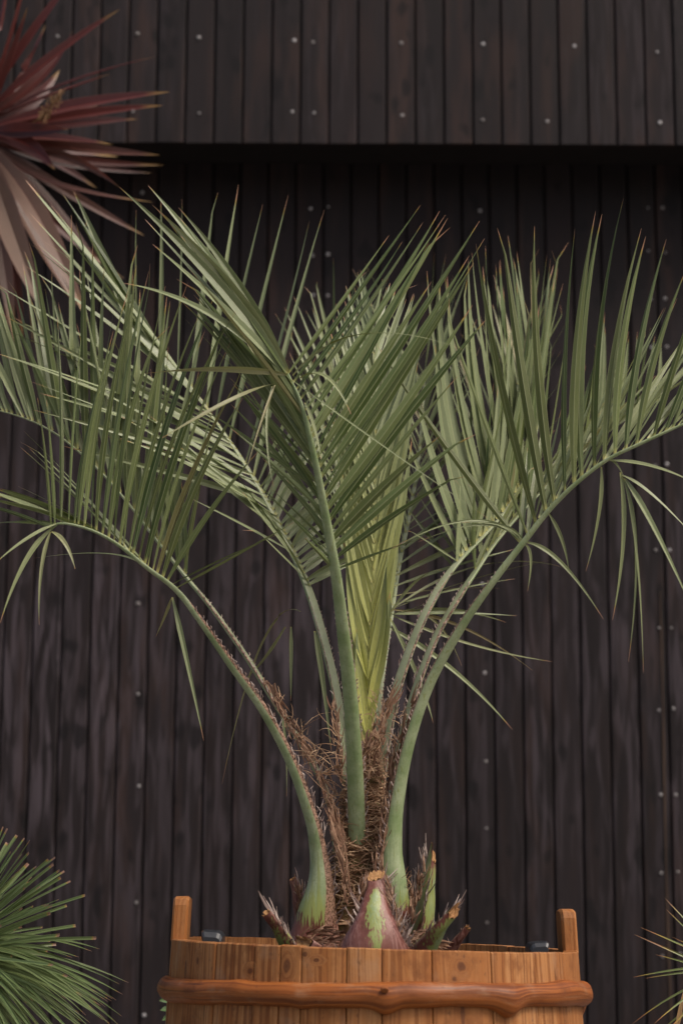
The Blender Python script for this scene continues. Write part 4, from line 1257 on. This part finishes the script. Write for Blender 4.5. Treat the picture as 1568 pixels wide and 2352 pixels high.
for q in range(26):       # the side turned away from the picture
    a = rnd(math.pi * .55, math.pi * 1.45)
    ln = rnd(300, 420)
    x1, y1 = -70 + math.cos(a) * ln, 300 - math.sin(a) * ln
    cleaf((-70 + math.cos(a) * 30, 300 - math.sin(a) * 30), (-70 + math.cos(a) * ln * .5, 300 - math.sin(a) * ln * .5 - 25), (x1, y1), rnd(34, 54), rnd(0, .6), rnd(0, .5), .72 + rnd(-.25, .25))
b = MB()
sd0 = at(118, 245, CY - .16)
spine = [at(40, 300, CY - .06), at(85, 275, CY - .12), sd0, at(140, 205, CY - .17)]
b.tube(spline(spine, 8), .0022, 5)
for q in range(150):
    f = rnd(0, 1)
    p = at(lerp(95, 136, f) + rnd(-14, 14), lerp(272, 215, f) + rnd(-12, 12), CY - .16 + rnd(-.02, .02))
    rr = rnd(.0018, .0036)
    n0 = len(b.v)
    for v in ((1, 0, 0), (-1, 0, 0), (0, 1, 0), (0, -1, 0), (0, 0, 1), (0, 0, -1)):
        b.add(p + Vector(v) * rr)
    for f_ in ((0, 2, 4), (2, 1, 4), (1, 3, 4), (3, 0, 4), (2, 0, 5), (1, 2, 5), (3, 1, 5), (0, 3, 5)):
        b.f.append(tuple(n0 + i for i in f_))
    b.tube([p, p.lerp(sd0, .35)], .0007, 3, cap=False)
o = b.build('seed_head', M['seed'], cord, origin=sd0)
o['kind'] = 'stuff'
o['label'] = 'dry brown seed head'

# ------------------------------------------------------------------ needle-leaved plants
def needle_plant(name, label, cx, cy, Y, mat, stem_w):
    c = at(cx, cy, Y)
    root = empty(name, (c.x, c.y, 0))
    tag(root, label, 'plant')
    b = MB()
    b.tube([Vector((c.x, c.y, 0)), Vector((c.x, c.y, c.z * .5)), Vector((c.x, c.y, c.z))], [stem_w, stem_w * .95, stem_w * .7], 12)
    b.build('stem', M['stem'], root, origin=(c.x, c.y, 0))
    return root, c
thin = lambda t: min(1.0, 0.7 + 1.5 * t) * (1 - 0.35 * t)
taper = lambda t: min(1.0, 0.7 + 1.5 * t) * max(0.0, 1 - t ** 2.5)
NPY = .16
needle, ncen = needle_plant('needle_plant', 'dense fountain of narrow green needle leaves beside the tub, under the red cordyline', -110, 2190, NPY, 'spiky', .05)
def nleaf(root, cen, tipxy, Y1, wd, sag, blunt, mat, cen_j=.02, ol=0.1, dr=0):
    a = cen + Vector((rnd(-1, 1), rnd(-1, 1), rnd(-1, 1))) * cen_j
    c = at(tipxy[0], tipxy[1], Y1)
    ln = (c - a).length
    k = a.lerp(c, .5) + Vector((0, 0, sag * ln))
    bl = blade(a, k, c, wd * (4 + Y1) / 4640, Vector((.2, .5, 1)), Vector((0, -1, .5)), rnd(-.5, .5), rnd(-.3, .3), fold=.5, ns=10, tint=(0, max(0, min(1, ol + rnd(-.1, .3))), dr), prof=thin if blunt else taper, blunt=blunt)
    bl.build('leaf', M[mat], root, origin=a)
T1 = [(30, 290), (65, 305), (140, 360), (205, 385), (245, 405), (240, 505), (230, 590), (120, 690), (455, 545), (440, 600), (490, 650), (530, 658), (500, 708), (580, 740), (260, 700), (210, 795), (700, 855), (380, 935), (415, 997), (185, 962), (620, 1103), (130, 1140), (490, 1180), (790, 1205), (410, 1225), (400, 560), (300, 620), (90, 500), (60, 420), (330, 780), (170, 640)]
for (u, v) in T1:
    sx, sy = u / 2.24, 2900 + v / 2.24
    nleaf(needle, ncen, (sx / 1.5944, sy / 1.5944), NPY + rnd(-.18, .12), 11.5, .03, True, 'spiky')
T2 = [(815, 1292), (1055, 1570), (1005, 1665), (850, 1645), (915, 1720), (885, 1725), (1000, 1845), (800, 1720), (900, 1900), (740, 1900), (650, 1360), (330, 1325), (270, 1720), (760, 1960), (600, 2000)]
for (u, v) in T2 + [(u - rnd(20, 160), v + rnd(-40, 40)) for (u, v) in T2]:
    sx, sy = u / 2.24, 2900 + v / 2.24
    nleaf(needle, ncen, (sx / 1.5944, sy / 1.5944), NPY + rnd(-.2, .05), 12, .15, False, 'spiky', dr=0)
for q in range(75):
    a = rnd(-1.45, -.28)
    ln = rnd(250, 430)
    x1, y1 = -110 + math.cos(a) * ln, 2190 - math.sin(a) * ln
    nleaf(needle, ncen, (x1, y1), NPY + rnd(-.25, .15), rnd(8, 12), rnd(.1, .22), False, 'spiky', ol=.15)
for q in range(26):
    a = rnd(-.25, 1.3)
    ln = rnd(120, 300)
    nleaf(needle, ncen, (-110 + math.cos(a) * ln, 2190 - math.sin(a) * ln), NPY + rnd(-.25, .2), rnd(7, 10), rnd(.0, .06), True, 'spiky')
for q in range(70):
    a = rnd(1.4, 4.6)
    ln = rnd(250, 380)
    nleaf(needle, ncen, (-110 + math.cos(a) * ln, 2190 - math.sin(a) * ln * .8), NPY + rnd(-.25, .25), rnd(7, 10), .08, True, 'spiky')

tan, tcen = needle_plant('tan_tipped_plant', 'sparse yellow-green needle-leaved plant with tan leaf tips at the tub\'s hoop-peg side', 1700, 2235, .22, 'tanned', .03)
# source coordinates of the tips
for (u, v, wd, sag) in ((885, 1410, 9, -.02), (708, 1633, 8, .01), (660, 1686, 8, .01), (820, 1836, 8, .03), (653, 2006, 9, .05), (743, 2014, 9, .05), (640, 2360, 9, .12), (810, 2352, 9, .1), (940, 1704, 6, 0), (970, 1753, 6, 0), (900, 1500, 7, 0), (760, 2500, 9, .12), (850, 2480, 8, .12)):
    sx, sy = 2000 + u / 2.046, 2600 + v / 2.046
    nleaf(tan, tcen, (sx / 1.5944, sy / 1.5944), .22 + rnd(-.1, .06), wd * .85, sag, False, 'tanned', ol=.05)
for q in range(60):
    a = rnd(-1.6, 2.2)
    ln = rnd(150, 300)
    nleaf(tan, tcen, (1710 + math.cos(a) * ln, 2235 - math.sin(a) * ln), .22 + rnd(-.2, .2), rnd(6, 8), rnd(0, .15), False, 'tanned', ol=.05)
# one dry upright leaf at the edge of the picture
a, c = ats(2478, 3760, .2), ats(2503, 3625, .2)
bl = blade(a, a.lerp(c, .5), c, .011, Vector((1, 0, 0)), Vector((0, -1, 0)), .2, .2, tint=(0, 0, .9), prof=taper)
bl.build('dry_leaf', M['tanned'], tan, origin=a)

# ------------------------------------------------------------------ small leafy sprig behind the tub
sc_ = at(420, 2330, .52)
sprig = empty('leafy_sprig', (sc_.x, .52, 0))
tag(sprig, 'small green leafy sprig peeping out behind the tub\'s hoop', 'plant')
b = MB()
b.tube(spline([Vector((sc_.x, .52, 0)), Vector((sc_.x + .01, .52, .3)), at(415, 2330, .52), at(405, 2280, .52)], 10), [lerp(.006, .002, i / 10) for i in range(11)], 6)
b.build('stem', M['stem'], sprig, origin=(sc_.x, .52, 0))
oval = lambda t: math.sin(math.pi * min(1, t * .95 + .04)) ** .8
for (x0, y0, x1, y1) in ((405, 2285, 368, 2268), (408, 2300, 366, 2300), (412, 2320, 368, 2322), (410, 2290, 420, 2240), (410, 2310, 450, 2290), (414, 2330, 372, 2345), (414, 2330, 455, 2330), (400, 2280, 385, 2250)):
    p, c = at(x0, y0, .52), at(x1, y1, .50)
    bl = blade(p, p.lerp(c, .5) + Vector((0, 0, .004)), c, .017, Vector((.2, .4, 1)), Vector((0, -.8, .6)), rnd(-.4, .4), 0, ns=7, prof=oval)
    bl.build('leaf', M['sprig'], sprig, origin=p)
